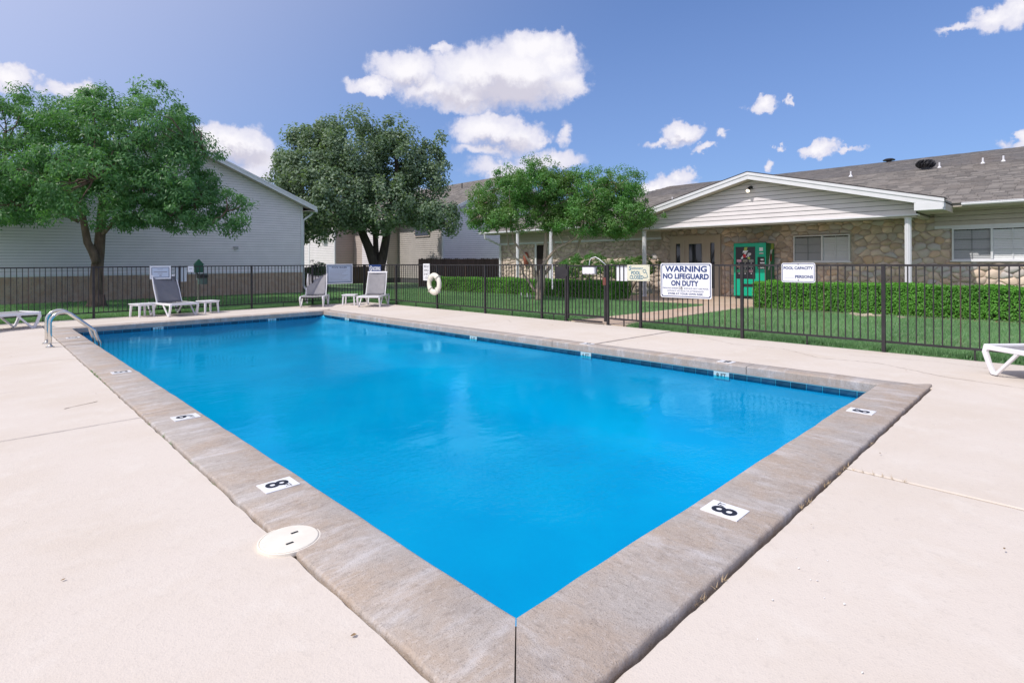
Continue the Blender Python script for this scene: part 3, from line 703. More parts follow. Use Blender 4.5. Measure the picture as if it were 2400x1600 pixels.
# ------------------------------------------------------------------ loungers and tables
def lounger(x, y, ang, label, back=62, sag=False, bar=True, fabric=None):
    """x,y: middle of the foot end; +Y local points toward the head"""
    t = thing('sun_lounger', label, 'sun lounger', (x, y, 0), ang, 'white plastic sun loungers with grey slings')
    fab = fabric or M_SLING; w = .30; H_ = .285; L = 1.12; BP = .74
    for s_ in (-1, 1):
        mb = MB(); mb.sweep([(s_ * w, 0.0, H_ - .012), (s_ * w, .05, H_), (s_ * w, L * .5, H_ + .004), (s_ * w, L, H_)], 1, rect=(.04, .052)); mb.build('side_rail', M_WHITEP, t, smooth=False, bevel=.004)
        for y0, sg in ((.02, 1), (L - .02, -1)):
            f = y0 + sg * .10
            mb = MB(); mb.sweep([(s_ * w, y0, H_ + .012), (s_ * (w + .008), y0 - sg * .012, H_ * .82), (s_ * (w + .004), y0 + sg * .03, H_ * .4), (s_ * w, f - sg * .02, .012)], [1.1, 1.05, .95, .9], rect=(.042, .05), up=(0, 1, 0)); mb.build('leg', M_WHITEP, t, bevel=.004)
            mb = MB(); mb.sweep([(s_ * w, f + sg * .015, .012), (s_ * w, f + sg * .10, .10), (s_ * w, f + sg * .26, H_ - .02)], [.85, .8, .85], rect=(.036, .042), up=(0, 1, 0)); mb.build('brace', M_WHITEP, t, bevel=.004)
            mb = MB(); mb.box(s_ * w - .02, s_ * w + .02, f - .035, f + .03, 0, .028); mb.build('foot', M_WHITEP, t, bevel=.006)
    if bar:
        mb = MB(); mb.sweep([(-w, 0, H_ + .005), (w, 0, H_ + .005)], 1, rect=(.05, .055)); mb.build('foot_bar', M_WHITEP, t, bevel=.006)
    else:
        mb = MB(); mb.sweep([(-w, .03, H_ - .02), (w, .03, H_ - .02)], .012, 8); mb.build('foot_bar', M_FENCE, t)
    mb = MB(); n = 8; vs = []; fs = []
    for i in range(n + 1):
        for j in range(n + 1):
            u = -1 + 2 * i / n; vs.append((u * (w - .012), .03 + (BP - .03) * j / n, H_ + .022 - .018 * (1 - u * u)))
    for i in range(n):
        for j in range(n): a = i * (n + 1) + j; fs.append((a, a + n + 1, a + n + 2, a + 1))
    mb.add(vs, fs); o = mb.build('seat', fab, t, smooth=True); sm = o.modifiers.new('th', 'SOLIDIFY'); sm.thickness = .006
    mb = MB()
    mb.box(-w + .02, w - .02, L - .03, L + .01, H_ - .03, H_ + .02); mb.build('head_bar', M_WHITEP, t, bevel=.006)
    # backrest
    br = thing('backrest', '', ''); del br['label']; del br['category']; br.parent = t; br.location = (0, BP, H_ + .02); a = math.radians(back); br.rotation_euler = (a, 0, 0)
    BL = .70
    for s_ in (-1, 1):
        mb = MB(); mb.sweep([(s_ * (w - .02), 0, 0), (s_ * (w - .02), BL * .5, .0), (s_ * (w - .03), BL, .01)], 1, rect=(.026, .026)); mb.build('back_frame', M_WHITEP, br, bevel=.003)
    vs = []; fs = []; n = 10
    for i in range(n + 1):
        for j in range(n + 1):
            u = -1 + 2 * i / n; vv = j / n; dip = .07 * (1 - u * u) * vv ** 3 if sag else 0
            vs.append((u * (w - .03), BL * vv - dip, .014 - .02 * (1 - u * u) - (.05 * (1 - u * u) * vv ** 4 if sag else 0)))
    for i in range(n):
        for j in range(n): a_ = i * (n + 1) + j; fs.append((a_, a_ + n + 1, a_ + n + 2, a_ + 1))
    mb = MB(); mb.add(vs, fs); o = mb.build('back_sling', fab, br, smooth=True); sm = o.modifiers.new('th', 'SOLIDIFY'); sm.thickness = .006
    if not sag:
        mb = MB(); mb.sweep([(-w + .01, BL, .012), (w - .01, BL, .012)], 1, rect=(.05, .035)); mb.build('top_bar', M_WHITEP, br, bevel=.008)
    else:
        mb = MB(); mb.sweep([(-w + .035, BL - .01, .02), (-w * .5, BL - .055, -.02), (0, BL - .075, -.035), (w * .5, BL - .055, -.02), (w - .035, BL - .01, .02)], .008, 6); mb.build('sling_hem', M_SLINGD, br, smooth=True)
    return t
def head_ang(dx, dy): return math.atan2(dy, dx) - math.pi / 2
lounger(3.57, 14.76, head_ang(-.16, .78), 'white lounger with upright plain grey backrest between two side tables', 66, fabric=M_SLINGD)
lounger(6.75, 14.93, head_ang(.56, .83), 'white lounger with sagging curved grey backrest in front of the rules board', 63, sag=True, bar=False)
lounger(7.88, 13.80, head_ang(.72, .70), 'white lounger with upright grey backrest in the far corner', 68)
lounger(.80, 14.60, head_ang(-.72, -.35), 'white lounger cut off by the left edge beyond the ladder rails', 30)
q = camxy(5.52, 6.07)
lounger(q[0], q[1], head_ang(-FW.x + .02, -FW.y), 'white lounger cut off by the right edge on the sunny deck', 20)
def side_table(x, y, rz, label):
    t = thing('side_table', label, 'side table', (x, y, 0), rz, 'small white plastic side tables')
    s_ = .20
    mb = MB(); mb.box(-s_, s_, -s_, s_, .29, .315); mb.build('table_top', M_WHITEP, t, bevel=.012, seg=3)
    mb = MB(); mb.box(-s_ + .02, s_ - .02, -s_ + .02, s_ - .02, .262, .29); mb.build('apron', M_WHITEP, t)
    for a in (-1, 1):
        for b_ in (-1, 1):
            mb = MB(); mb.sweep([(a * .155, b_ * .155, .27), (a * .165, b_ * .165, .12), (a * .172, b_ * .172, 0)], [1, .9, .8], rect=(.045, .045), up=(0, 1, 0)); mb.build('leg', M_WHITEP, t, bevel=.004)
side_table(2.84, 15.40, math.radians(22), 'white side table left of the lounger with the plain backrest')
side_table(4.22, 15.30, math.radians(15), 'white side table right of the lounger, below the dog waste station')
side_table(7.95, 14.98, math.radians(-42), 'white side table between the two loungers at the far corner')

# ------------------------------------------------------------------ siding helper
def lap_wall(parent, axis, pos, lo_f, hi_f, z0, z1, pitch, mat, out=-1, name='siding_board', kind=None):
    """boards lying along `axis` ('x' or 'y') on the plane pos; lo_f/hi_f give the extent at a height"""
    n = int(math.ceil((z1 - z0) / pitch)); allmb = MB()
    for i in range(n):
        za = z0 + i * pitch; zb = min(z1, za + pitch * (.93 if pitch < .11 else .91))  # open gap lets the dark backing draw the lap shadow
        la, ha, lb, hb = lo_f(za), hi_f(za), lo_f(zb), hi_f(zb)
        if ha - la < .02: continue
        if hb < lb: hb = lb = (la + ha) / 2
        d0, d1 = out * .030, out * .014
        P_ = [(la, d0, za), (ha, d0, za), (hb, d1, zb), (lb, d1, zb), (la, 0, za), (ha, 0, za), (hb, 0, zb), (lb, 0, zb)]
        mk = (lambda p: (p[0], pos + p[1], p[2])) if axis == 'x' else (lambda p: (pos + p[1], p[0], p[2]))
        mb = allmb if kind else MB()
        mb.add([mk(p) for p in P_], [(0, 1, 2, 3), (0, 4, 5, 1), (1, 5, 6, 2), (4, 0, 3, 7), (7, 6, 5, 4), (3, 2, 6, 7)])
        if not kind: mb.build(name, mat, parent)
    if kind: allmb.build(name, mat, parent, kind=kind)
def shingles(parent, org, along, up, L, Lu, mat, tab=.29, expo=.125, keep=None, name='shingles'):
    org = Vector(org); along = Vector(along).normalized(); up = Vector(up).normalized(); nr = along.cross(up)
    if nr.z < 0: nr = -nr
    vs = []; fs = []; ti = []; rr = random.Random(3)
    for j in range(int(Lu / expo) + 1):
        off = rr.random() * tab
        for i in range(-1, int(L / tab) + 1):
            a0 = max(0, i * tab + off); a1 = min(L, (i + 1) * tab + off - .008)
            if a1 <= a0 + .01: continue
            b0 = j * expo; b1 = min(Lu, b0 + expo + .004)
            if b1 <= b0: continue
            c = org + along * (a0 + a1) / 2 + up * b0
            if keep and not keep(c): continue
            h = .014 + .006 * rr.random(); o = len(vs)
            vs += [org + along * a0 + up * b0 + nr * h, org + along * a1 + up * b0 + nr * h, org + along * a1 + up * b1 + nr * .002, org + along * a0 + up * b1 + nr * .002,
                   org + along * a0 + up * b0, org + along * a1 + up * b0]
            fs += [(o, o + 1, o + 2, o + 3), (o, o + 4, o + 5, o + 1)]; ti += [rr.random()] * 6
    me = bpy.data.meshes.new(name); me.from_pydata([tuple(v_) for v_ in vs], [], fs); me.materials.append(mat)
    at = me.attributes.new('tint', 'FLOAT', 'POINT'); at.data.foreach_set('value', np.array(ti, dtype=np.float32))
    o = link(name, me, parent); o['kind'] = 'stuff'; return o
def tint_mat(name, ca, cb, rough=.9, bump=0, bscale=40, nz=None, trans=0, cc=None, spec=.3):
    m = bpy.data.materials.new(name); m.use_nodes = True; nt = m.node_tree; b = nt.nodes['Principled BSDF']; b.inputs['Roughness'].default_value = rough
    b.inputs['Specular IOR Level'].default_value = spec
    at = NN(nt, 'ShaderNodeAttribute', attribute_name='tint'); c = MIX(nt, at.outputs['Fac'], ca, cb)
    gm = NN(nt, 'ShaderNodeNewGeometry')
    if nz: c = MIX(nt, MATH(nt, 'MULTIPLY', RANGE(nt, NOISE(nt, gm.outputs['Position'], nz, 4, .6), .4, .65), .45), c, cc or tuple(x * .6 for x in ca))
    nt.links.new(c, b.inputs['Base Color'])
    if trans:
        tl = NN(nt, 'ShaderNodeBsdfTranslucent'); nt.links.new(MIX(nt, 1., c, (1.5, 1.7, .7), 'MULTIPLY'), tl.inputs[0]); mx = NN(nt, 'ShaderNodeMixShader'); mx.inputs[0].default_value = trans
        nt.links.new(b.outputs[0], mx.inputs[1]); nt.links.new(tl.outputs[0], mx.inputs[2]); nt.links.new(mx.outputs[0], nt.nodes['Material Output'].inputs[0])
    return m
M_SHING = tint_mat('grey brown shingle', (.33, .305, .285), (.17, .16, .155), nz=.6, cc=(.255, .225, .205))
M_SHINGD = tint_mat('darker grey shingle', (.17, .165, .17), (.25, .235, .23), nz=.5, cc=(.22, .185, .165))

# ------------------------------------------------------------------ left house
HY = 23.1; HX = 10.06; RIDX = 4.9; EZ = 3.70; SL = .434
house = thing('gable_house', 'grey sided house with brick base behind the left tree', 'house', (RIDX, HY, 0))
def hw(v): return (v[0] - RIDX, v[1] - HY, v[2])
zr = lambda x: EZ + SL * (HX - x)
inv = MB()
hl = -2 * (HX - RIDX) + HX
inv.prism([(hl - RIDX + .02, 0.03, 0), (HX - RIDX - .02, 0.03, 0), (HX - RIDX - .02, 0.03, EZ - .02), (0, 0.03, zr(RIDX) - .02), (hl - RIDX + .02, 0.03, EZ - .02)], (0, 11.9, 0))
inv.build('wall', M_LAPSHADE, house)
hroot = bpy.data.objects.new('siding', None); COL.objects.link(hroot); hroot.parent = house; hroot.location = (-RIDX, -HY, 0)
hi = lambda z: HX if z < EZ else HX - (z - EZ) / SL
lo = lambda z: hl if z < EZ else hl + (z - EZ) / SL
lap_wall(hroot, 'x', HY + .028, lo, hi, .93, zr(RIDX) - .02, .098, M_LAP)
mb = MB(); mb.box(hl - .02 - RIDX, HX + .02 - RIDX, -.03, .0, .85, .93); mb.build('water_table_trim', M_TRIM, house)
mb = MB(); mb.box(HX - .07 - RIDX, HX + .02 - RIDX, -.025, .05, .93, EZ); mb.build('corner_trim', M_TRIM, house)
# brick base
mb = MB(); mb.box(hl - RIDX, HX - .0 - RIDX, .0, .06, -.02, .85); mb.build('brick_backing', M_BRICKM, house)
mb = MB(); z = .0; k = 0; rr = random.Random(5)
while z < .83:
    x = hl + (k % 2) * .1
    while x < HX - .01:
        x2 = min(x + .198, HX); dd = .016 + rr.random() * .006; mb.box(x - RIDX, x2 - .010 - RIDX, -dd, .005, z, z + .056); x += .21
    z += .0655; k += 1
mb.build('bricks', M('base brick', (.58, .46, .38), .9, .12, 5, col2=(.48, .32, .23)), house, kind='stuff')
# roof
ov = .45; yo = -.38
for s_ in (1, -1):
    mb = MB(); xe = (HX - RIDX + ov); ze = EZ - SL * ov
    poly = [(0, yo, zr(RIDX) + .13), (s_ * xe, yo, ze + .13), (s_ * xe, yo, ze + .03), (0, yo, zr(RIDX) + .03)]
    mb.prism(poly, (0, 12.6, 0)); mb.build('roof_slab', M_SHINGD, house)
    mb = MB(); mb.prism([(0, yo - .03, zr(RIDX) + .12), (s_ * (xe + .01), yo - .03, ze + .12), (s_ * (xe + .01), yo - .03, ze - .06), (0, yo - .03, zr(RIDX) - .06)], (0, .03, 0)); mb.build('rake_board', M_TRIM, house)
    mb = MB(); mb.prism([(0, yo - .045, zr(RIDX) + .135), (s_ * (xe + .02), yo - .045, ze + .135), (s_ * (xe + .02), yo - .045, ze + .07), (0, yo - .045, zr(RIDX) + .07)], (0, .015, 0)); mb.build('rake_trim', M_TRIM, house)
    mb = MB(); mb.prism([(0, yo, zr(RIDX) - .04), (s_ * xe, yo, ze - .04), (s_ * xe, yo, ze - .055), (0, yo, zr(RIDX) - .055)], (0, .40, 0)); mb.build('soffit', M_SOFFIT, house)
    mb = MB(); mb.box(s_ * xe - .06, s_ * xe + .06, yo, 12, ze - .08, ze + .05); mb.build('gutter', M_TRIM, house)
    mb = MB(); a_, b_ = sorted((s_ * (HX - RIDX), s_ * xe)); mb.box(a_, b_, yo + .02, 12, ze - .06, ze - .04); mb.build('eave_soffit', M_SOFFIT, house)
mb = MB(); mb.sweep([(HX - RIDX + .40, -.12, EZ - .30), (HX - RIDX + .36, -.10, EZ - .36), (HX - RIDX + .06, .02, EZ - .62), (HX - RIDX + .06, .05, EZ - .8), (HX - RIDX + .06, .05, .25), (HX - RIDX + .10, -.15, .10)], 1, rect=(.06, .08)); mb.build('downspout', M_TRIM, house)
mb = MB(); mb.box(7.30 - RIDX, 7.46 - RIDX, -.05, -.01, 1.80, 1.92); mb.build('wall_vent', M('grey vent cover', (.40, .40, .42), .6), house)

# ------------------------------------------------------------------ apartment building in the middle distance
apt = thing('apartment_block', 'two tone sided apartment block behind the dark tree', 'building', (19, 25, 0))
def apb(mb, name, mat, **k): o = mb.build(name, mat, apt, **k); o.location = (-19, -25, 0); return o
aroot = bpy.data.objects.new('siding', None); COL.objects.link(aroot); aroot.parent = apt; aroot.location = (-19, -25, 0)
AE = 4.02; ASL = .47; AR = 24.6
mb = MB(); mb.prism([(19.03, 25.03, 0), (30.2, 25.03, 0), (30.2, 25.03, AE), (AR, 25.03, AE + ASL * (AR - 19)), (19.03, 25.03, AE)], (0, 22, 0)); apb(mb, 'wall', M_LAPSHADE)
lap_wall(aroot, 'x', 25.02, lambda z: 19.0 if z < AE else 19 + (z - AE) / ASL, lambda z: 30.2 if z < AE else 30.2 - (z - AE) / ASL, .3, AE + ASL * (AR - 19), .12, M_LAP)
lap_wall(aroot, 'y', 19.02, lambda z: 25., lambda z: 29.6, .3, AE, .12, M('shaded brown siding', (.46, .42, .40), .65, .06, 2), kind='stuff', name='brown_siding')  # brown siding, its colour darkened to carry the tree's shade
mb = MB(); mb.box(18.96, 19.08, 24.96, 25.06, 0, AE); apb(mb, 'corner_trim', M_TRIM)
mb = MB(); mb.box(18.2, 19.1, 29.6, 32.6, 0, AE); apb(mb, 'bay', M_LAPSHADE)
lap_wall(aroot, 'x', 29.6, lambda z: 18.2, lambda z: 19.0, .3, AE, .12, M_LAPB, kind='stuff', name='bay_side_siding')
lap_wall(aroot, 'y', 18.2, lambda z: 29.6, lambda z: 32.6, .3, AE, .12, M_LAPW, kind='stuff', name='bay_siding')
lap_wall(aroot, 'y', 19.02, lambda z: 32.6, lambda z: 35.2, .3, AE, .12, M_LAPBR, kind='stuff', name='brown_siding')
mb = MB(); mb.box(17.6, 19.1, 35.2, 39.2, 0, AE); apb(mb, 'bay', M_LAPSHADE)
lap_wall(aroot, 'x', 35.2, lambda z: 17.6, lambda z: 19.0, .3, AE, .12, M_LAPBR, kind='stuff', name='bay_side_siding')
lap_wall(aroot, 'y', 17.6, lambda z: 35.2, lambda z: 39.2, .3, AE, .12, M_LAPW, kind='stuff', name='bay_siding')
mb = MB(); mb.box(17.54, 17.64, 39.12, 39.24, 0, AE).box(17.54, 17.64, 35.16, 35.28, 0, AE); apb(mb, 'corner_trim', M_TRIM)
lap_wall(aroot, 'y', 19.02, lambda z: 39.2, lambda z: 47, .3, AE, .12, M_LAPW, kind='stuff', name='far_siding')
w_ = MB(); w_.box(17.54, 17.6, 36.1, 37.6, 2.7, 3.7); o = apb(w_, 'window', M_TRIM)
for yy in (36.18, 36.9):
    mb = MB(); mb.box(17.52, 17.54, yy, yy + .62, 2.78, 3.62); mb.build('pane', M_GLASSD, o)
mb = MB(); mb.box(17.3, 17.5, 36.3, 36.9, 2.75, 3.1); apb(mb, 'window_air_conditioner', M('aged metal', (.42, .42, .42), .5))
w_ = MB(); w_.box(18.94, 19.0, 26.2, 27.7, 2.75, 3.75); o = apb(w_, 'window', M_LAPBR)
mb = MB(); mb.box(18.92, 18.94, 26.28, 27.62, 2.83, 3.67); mb.build('pane', M_GLASSD, o)
for s_, x_e, x_in in ((1, 18.45, 19), (-1, 30.75, 30.2)):
    ze = AE - ASL * .55
    mb = MB(); mb.prism([(AR, 24.65, AE + ASL * (AR - 19) + .14), (x_e, 24.65, ze + .14), (x_e, 24.65, ze + .02), (AR, 24.65, AE + ASL * (AR - 19) + .02)], (0, 23, 0)); apb(mb, 'roof_slab', M_SHING)
    mb = MB(); mb.prism([(AR, 24.62, AE + ASL * (AR - 19) + .13), (x_e, 24.62, ze + .13), (x_e, 24.62, ze - .08), (AR, 24.62, AE + ASL * (AR - 19) - .08)], (0, .03, 0)); apb(mb, 'rake_board', M_TRIM)
    mb = MB(); mb.prism([(AR, 24.65, AE + ASL * (AR - 19) - .05), (x_e, 24.65, ze - .05), (x_e, 24.65, ze - .07), (AR, 24.65, AE + ASL * (AR - 19) - .07)], (0, .4, 0)); apb(mb, 'soffit', M_SOFFIT)
sroot = bpy.data.objects.new('roof_cover', None); COL.objects.link(sroot); sroot.parent = apt; sroot.location = (-19, -25, 0)
shingles(sroot, (18.45, 47.4, AE - ASL * .55 + .145), (0, -1, 0), (1, 0, ASL), 22.7, 6.85, M_SHING)
for yy, xx in ((33.0, 23.6), (28.4, 23.2), (26.2, 24.3), (25.4, 24.4)):
    mb = MB(); z_ = AE + ASL * (xx - 19); mb.sweep([(xx, yy, z_), (xx, yy, z_ + .5)], .035, 8); apb(mb, 'roof_pipe', M_DKMETAL)

# wooden privacy fences in front of the apartments
def board_fence(label, p0, p1, h, gap=.0, bw=.14):
    t = thing('board_fence', label, 'fence', (p0[0], p0[1], 0)); d = Vector(p1) - Vector(p0); L = d.length; t.rotation_euler = (0, 0, math.atan2(d.y, d.x))
    n = int(L / (bw + .008)); rr = random.Random(int(L * 7))
    for i in range(n):
        hh = h + rr.uniform(-.02, .02); mb = MB(); x = i * (bw + .008)
        mb.prism([(x, -.01, .0), (x + bw, -.01, 0), (x + bw, -.01, hh - .03), (x + bw - .03, -.01, hh), (x + .03, -.01, hh), (x, -.01, hh - .03)], (0, .02, 0)); mb.build('board', M_WOOD, t)
    mb = MB(); mb.box(0, L, .012, .05, .35, .43).box(0, L, .012, .05, h - .35, h - .27); mb.build('rail', M_WOOD, t)
board_fence('dark brown board fence between the apartments and the stone clubhouse', (16.3, 23.5), (22.5, 23.6), 1.44)
board_fence('low dark brown board fence behind the rules board', (11.4, 30.0), (17.2, 30.0), 1.02)
bx = MB(); bx.box(15.6, 17.4, 30.4, 33.6, 0, 1.0); tag(bx.build('patio_enclosure', M('dark patio wall', (.03, .025, .028), .9)), 'dark patio enclosure at the foot of the apartments', 'enclosure')

# ------------------------------------------------------------------ clubhouse
club = thing('clubhouse', 'single storey stone clubhouse with white gabled porch', 'building', (18.6, 6.7, 0))
def cb(mb, name, mat, parent=None, **k): o = mb.build(name, mat, parent or croot, **k); return o
croot = club
OFF = Vector((-18.6, -6.7, 0))
def cbo(mb, name, mat, **k): o = mb.build(name, mat, club, **k); o.location = OFF; return o
WA, GA, RA = 18.6, 16.67, 16.30
WY0, WY1 = -2.5, 19.81
mb = MB(); mb.box(WA + .02, WA + 9, WY0, WY1, -.05, 2.62); cbo(mb, 'wall', M_STONEB)
# irregular stone facing
rr = random.Random(11)
OPEN = [(8.58, 10.50, 0, 2.16), (4.61, 6.22, 1.17, 2.04), (.60, 2.27, 1.19, 2.2), (16.55, 17.45, 0, 2.0)]
seeds = []
zz = -.1; row = 0
while zz < 2.6:
    y = WY0 - .3 + (row % 2) * .17
    hrow = rr.uniform(.15, .20)
    while y < WY1 + .3:
        wv = rr.uniform(.18, .36); seeds.append((y + wv / 2 + rr.uniform(-.05, .05), zz + hrow / 2 + rr.uniform(-.075, .075))); y += wv
    zz += hrow; row += 1
seeds = np.array(seeds)
def clip(poly, nx, nz, c):
    out = []
    for i in range(len(poly)):
        p, q = poly[i], poly[(i + 1) % len(poly)]; a = p[0] * nx + p[1] * nz - c; b_ = q[0] * nx + q[1] * nz - c
        if a <= 0: out.append(p)
        if a * b_ < 0: t_ = a / (a - b_); out.append((p[0] + (q[0] - p[0]) * t_, p[1] + (q[1] - p[1]) * t_))
    return out
stones = []
ZS = 1.35
for i, s_ in enumerate(seeds):
    poly = [(WY0, -.02), (WY1, -.02), (WY1, 2.40 if 2.6 < s_[0] < 10.9 else 2.07), (WY0, 2.40 if 2.6 < s_[0] < 10.9 else 2.07)]
    dd = (seeds[:, 0] - s_[0]) ** 2 + ((seeds[:, 1] - s_[1]) * ZS) ** 2
    for j in np.argsort(dd)[1:16]:
        q = seeds[j]; nx, nz = q[0] - s_[0], (q[1] - s_[1]) * ZS * ZS; mxy = ((q[0] + s_[0]) / 2, (q[1] + s_[1]) / 2)
        poly = clip(poly, nx, nz, nx * mxy[0] + nz * mxy[1])
        if len(poly) < 3: break
    skip = False
    for (a, b_, c0, c1) in OPEN:
        if a < s_[0] < b_ and c0 < s_[1] < c1: skip = True; break
        ds = [(a - s_[0], (1, 0, a)), (s_[0] - b_, (-1, 0, -b_)), (c0 - s_[1], (0, 1, c0)), (s_[1] - c1, (0, -1, -c1))]
        dm = max(ds, key=lambda e_: e_[0])
        if len(poly) >= 3 and any(a < p[0] < b_ and c0 < p[1] < c1 for p in poly) or dm[0] < .15: poly = clip(poly, *dm[1])
        if len(poly) < 3: skip = True; break
    if skip or len(poly) < 3: continue
    ar = abs(sum(poly[k][0] * poly[(k + 1) % len(poly)][1] - poly[(k + 1) % len(poly)][0] * poly[k][1] for k in range(len(poly)))) / 2
    if ar < .006: continue
    stones.append((poly, ar))
def stone_geo(mb, poly):
    # round the corners of the cell, then build three rings and a crown
    pts = []
    n = len(poly)
    for k in range(n):
        p, q = Vector(poly[k]), Vector(poly[(k + 1) % n]); L = (q - p).length
        if L < .02: continue
        pts.append(p.lerp(q, .22)); pts.append(p.lerp(q, .78))
    if len(pts) < 5: return
    c = sum(pts, Vector((0, 0))) / len(pts); R_ = sum((p - c).length for p in pts) / len(pts)
    d = rr.uniform(.025, .055); tx, tz = rr.uniform(-.10, .10), rr.uniform(-.12, .12)
    vs = []; n = len(pts)
    jit = [rr.uniform(-.012, .008) for _ in pts]
    for (ins, dep) in ((.006, 0), (.013, .55), (.035, .92)):
        for k, p in enumerate(pts):
            r = (p - c); L = r.length; q = c + r * max(.2, (L - ins + (jit[k] if ins > .01 else 0)) / max(L, .01))
            vs.append((-(dep * d + (q.x - c.x) * tx * (dep > 0) + (q.y - c.y) * tz * (dep > 0)), q.x, q.y))
    vs.append((-d * 1.05, c.x, c.y)); fs = []
    for r_ in range(2):
        for k in range(n):
            k2 = (k + 1) % n; fs.append((r_ * n + k, (r_ + 1) * n + k, (r_ + 1) * n + k2, r_ * n + k2))
    for k in range(n): fs.append((2 * n + k, 3 * n, 2 * n + (k + 1) % n))
    mb.add([(v_[0] + WA + .022, v_[1], v_[2]) for v_ in vs], fs)
def vis(s_):
    y = sum(p[0] for p in s_[0]) / len(s_[0]); z = sum(p[1] for p in s_[0]) / len(s_[0])
    if y < .2: return 9
    h_ = 2.0 if (y < 6.2 and z < .6) else 0
    return y * .12 + h_ - s_[1] * 12
stones.sort(key=vis)
sw = bpy.data.objects.new('stone_facing', None); COL.objects.link(sw); sw.parent = club; sw.location = OFF
rest = MB()
for i, (poly, ar) in enumerate(stones):
    if i < 295:
        mb = MB(); stone_geo(mb, poly)
        if mb.v:
            c = Vector(mb.v[-1]); c.x = WA; mb.v = [tuple(Vector(v_) - c) for v_ in mb.v]; o = mb.build('stone', M_STONE, sw, smooth=True); o.location = c
    else: stone_geo(rest, poly)
M_STONE2 = M('rubble stone mixed', (.72, .60, .51), .9, 0, 2.6, col2=(.44, .36, .31), bump=.9, bscale=14)
rest.build('stones', M_STONE2, sw, smooth=True, kind='stuff')

# siding bands above the stone, outside the porch
lap_wall(croot, 'y', 0, lambda z: 0, lambda z: 0, 0, .01, 1, M_LAPB)
broot = bpy.data.objects.new('band_siding', None); COL.objects.link(broot); broot.parent = club; broot.location = OFF
lap_wall(broot, 'y', WA - .01, lambda z: WY0, lambda z: 2.62, 2.15, 2.62, .125, M_LAPB)
lap_wall(broot, 'y', WA - .01, lambda z: 10.9, lambda z: WY1, 2.15, 2.62, .125, M_LAPB)
mb = MB(); mb.box(WA - .05, WA + .03, WY0, 2.62, 2.07, 2.15).box(WA - .05, WA + .03, 10.9, WY1, 2.07, 2.15); cbo(mb, 'band_trim', M_TRIM)
mb = MB(); mb.box(WA - .06, WA + .05, WY1 - .06, WY1 + .04, 0, 2.15); cbo(mb, 'corner_trim', M_TRIM)
# main roofs
EA, EZ2, RS, RDA = 17.7, 2.66, .325, 22.6
rdz = EZ2 + RS * (RDA - EA)
def roof_solid(y0, y1, name, mat):
    mb = MB(); mb.prism([(EA, y0, EZ2), (RDA, y0, rdz), (2 * RDA - EA, y0, EZ2), (2 * RDA - EA, y0, EZ2 - .06), (EA, y0, EZ2 - .06)], (0, y1 - y0, 0)); cbo(mb, name, mat)
roof_solid(-3.2, 20.3, 'roof', M_SHING)
s2 = bpy.data.objects.new('roof_cover', None); COL.objects.link(s2); s2.parent = club; s2.location = OFF
porch_z = lambda y: 3.80 - .255 * abs(y - 6.7)
def keepmain(c):
    return not (2.0 < c.y < 11.5 and c.x < 21.6 and porch_z(c.y) > c.z + .02)
shingles(s2, (EA - .04, 20.3, EZ2 + .0), (0, -1, 0), (1, 0, RS), 23.5, (RDA - EA + .04) * math.sqrt(1 + RS * RS), M_SHING, keep=keepmain)
# higher hipped roof behind
B0, B1, BR, BZ = 22.0, 34.0, 28.0, 5.44
bs = (BZ - 3.5) / (BR - B0)
mb = MB(); mb.add([(B0, -4, 3.5), (B0, 19.6, 3.5), (B1, 19.6, 3.5), (B1, -4, 3.5), (BR, -4, BZ), (BR, 15.9, BZ), (B0, -4, 2.5), (B0, 19.6, 2.5), (B1, 19.6, 2.5), (B1, -4, 2.5)],
                  [(0, 1, 5, 4), (1, 2, 5), (2, 3, 4, 5), (0, 4, 3), (0, 6, 7, 1), (1, 7, 8, 2), (2, 8, 9, 3), (3, 9, 6, 0)]); cbo(mb, 'rear_roof', M_SHINGD)
shingles(s2, (B0, 19.6, 3.5), (0, -1, 0), (BR - B0, 0, BZ - 3.5), 23.6, math.hypot(BR - B0, BZ - 3.5), M_SHINGD, keep=lambda c: c.y < 19.6 - (c.x - B0) / (BR - B0) * 3.7 and c.x > 22.2)
# eaves
for y0, y1 in ((-3.2, 2.3), (11.1, 20.3)):
    mb = MB(); mb.box(EA + .0, WA + .05, y0, y1, 2.575, 2.60); cbo(mb, 'soffit', M_SOFFIT)
gp = [(0, .035), (-.07, .035), (-.085, .06), (-.08, .095), (-.09, .10), (-.08, .108), (0, .108)]
for y0, y1 in ((-3.2, 1.95), (11.5, 20.35)):
    mb = MB(); mb.prism([(EA + x_, y0, 2.565 + z_) for x_, z_ in gp], (0, y1 - y0, 0)); cbo(mb, 'gutter', M_TRIM)
mb = MB(); mb.sweep([(EA - .05, 19.9, 2.57), (EA - .03, 19.9, 2.40), (WA - .1, 19.7, 2.05), (WA - .1, 19.7, .1)], 1, rect=(.07, .09)); cbo(mb, 'downspout', M_TRIM)

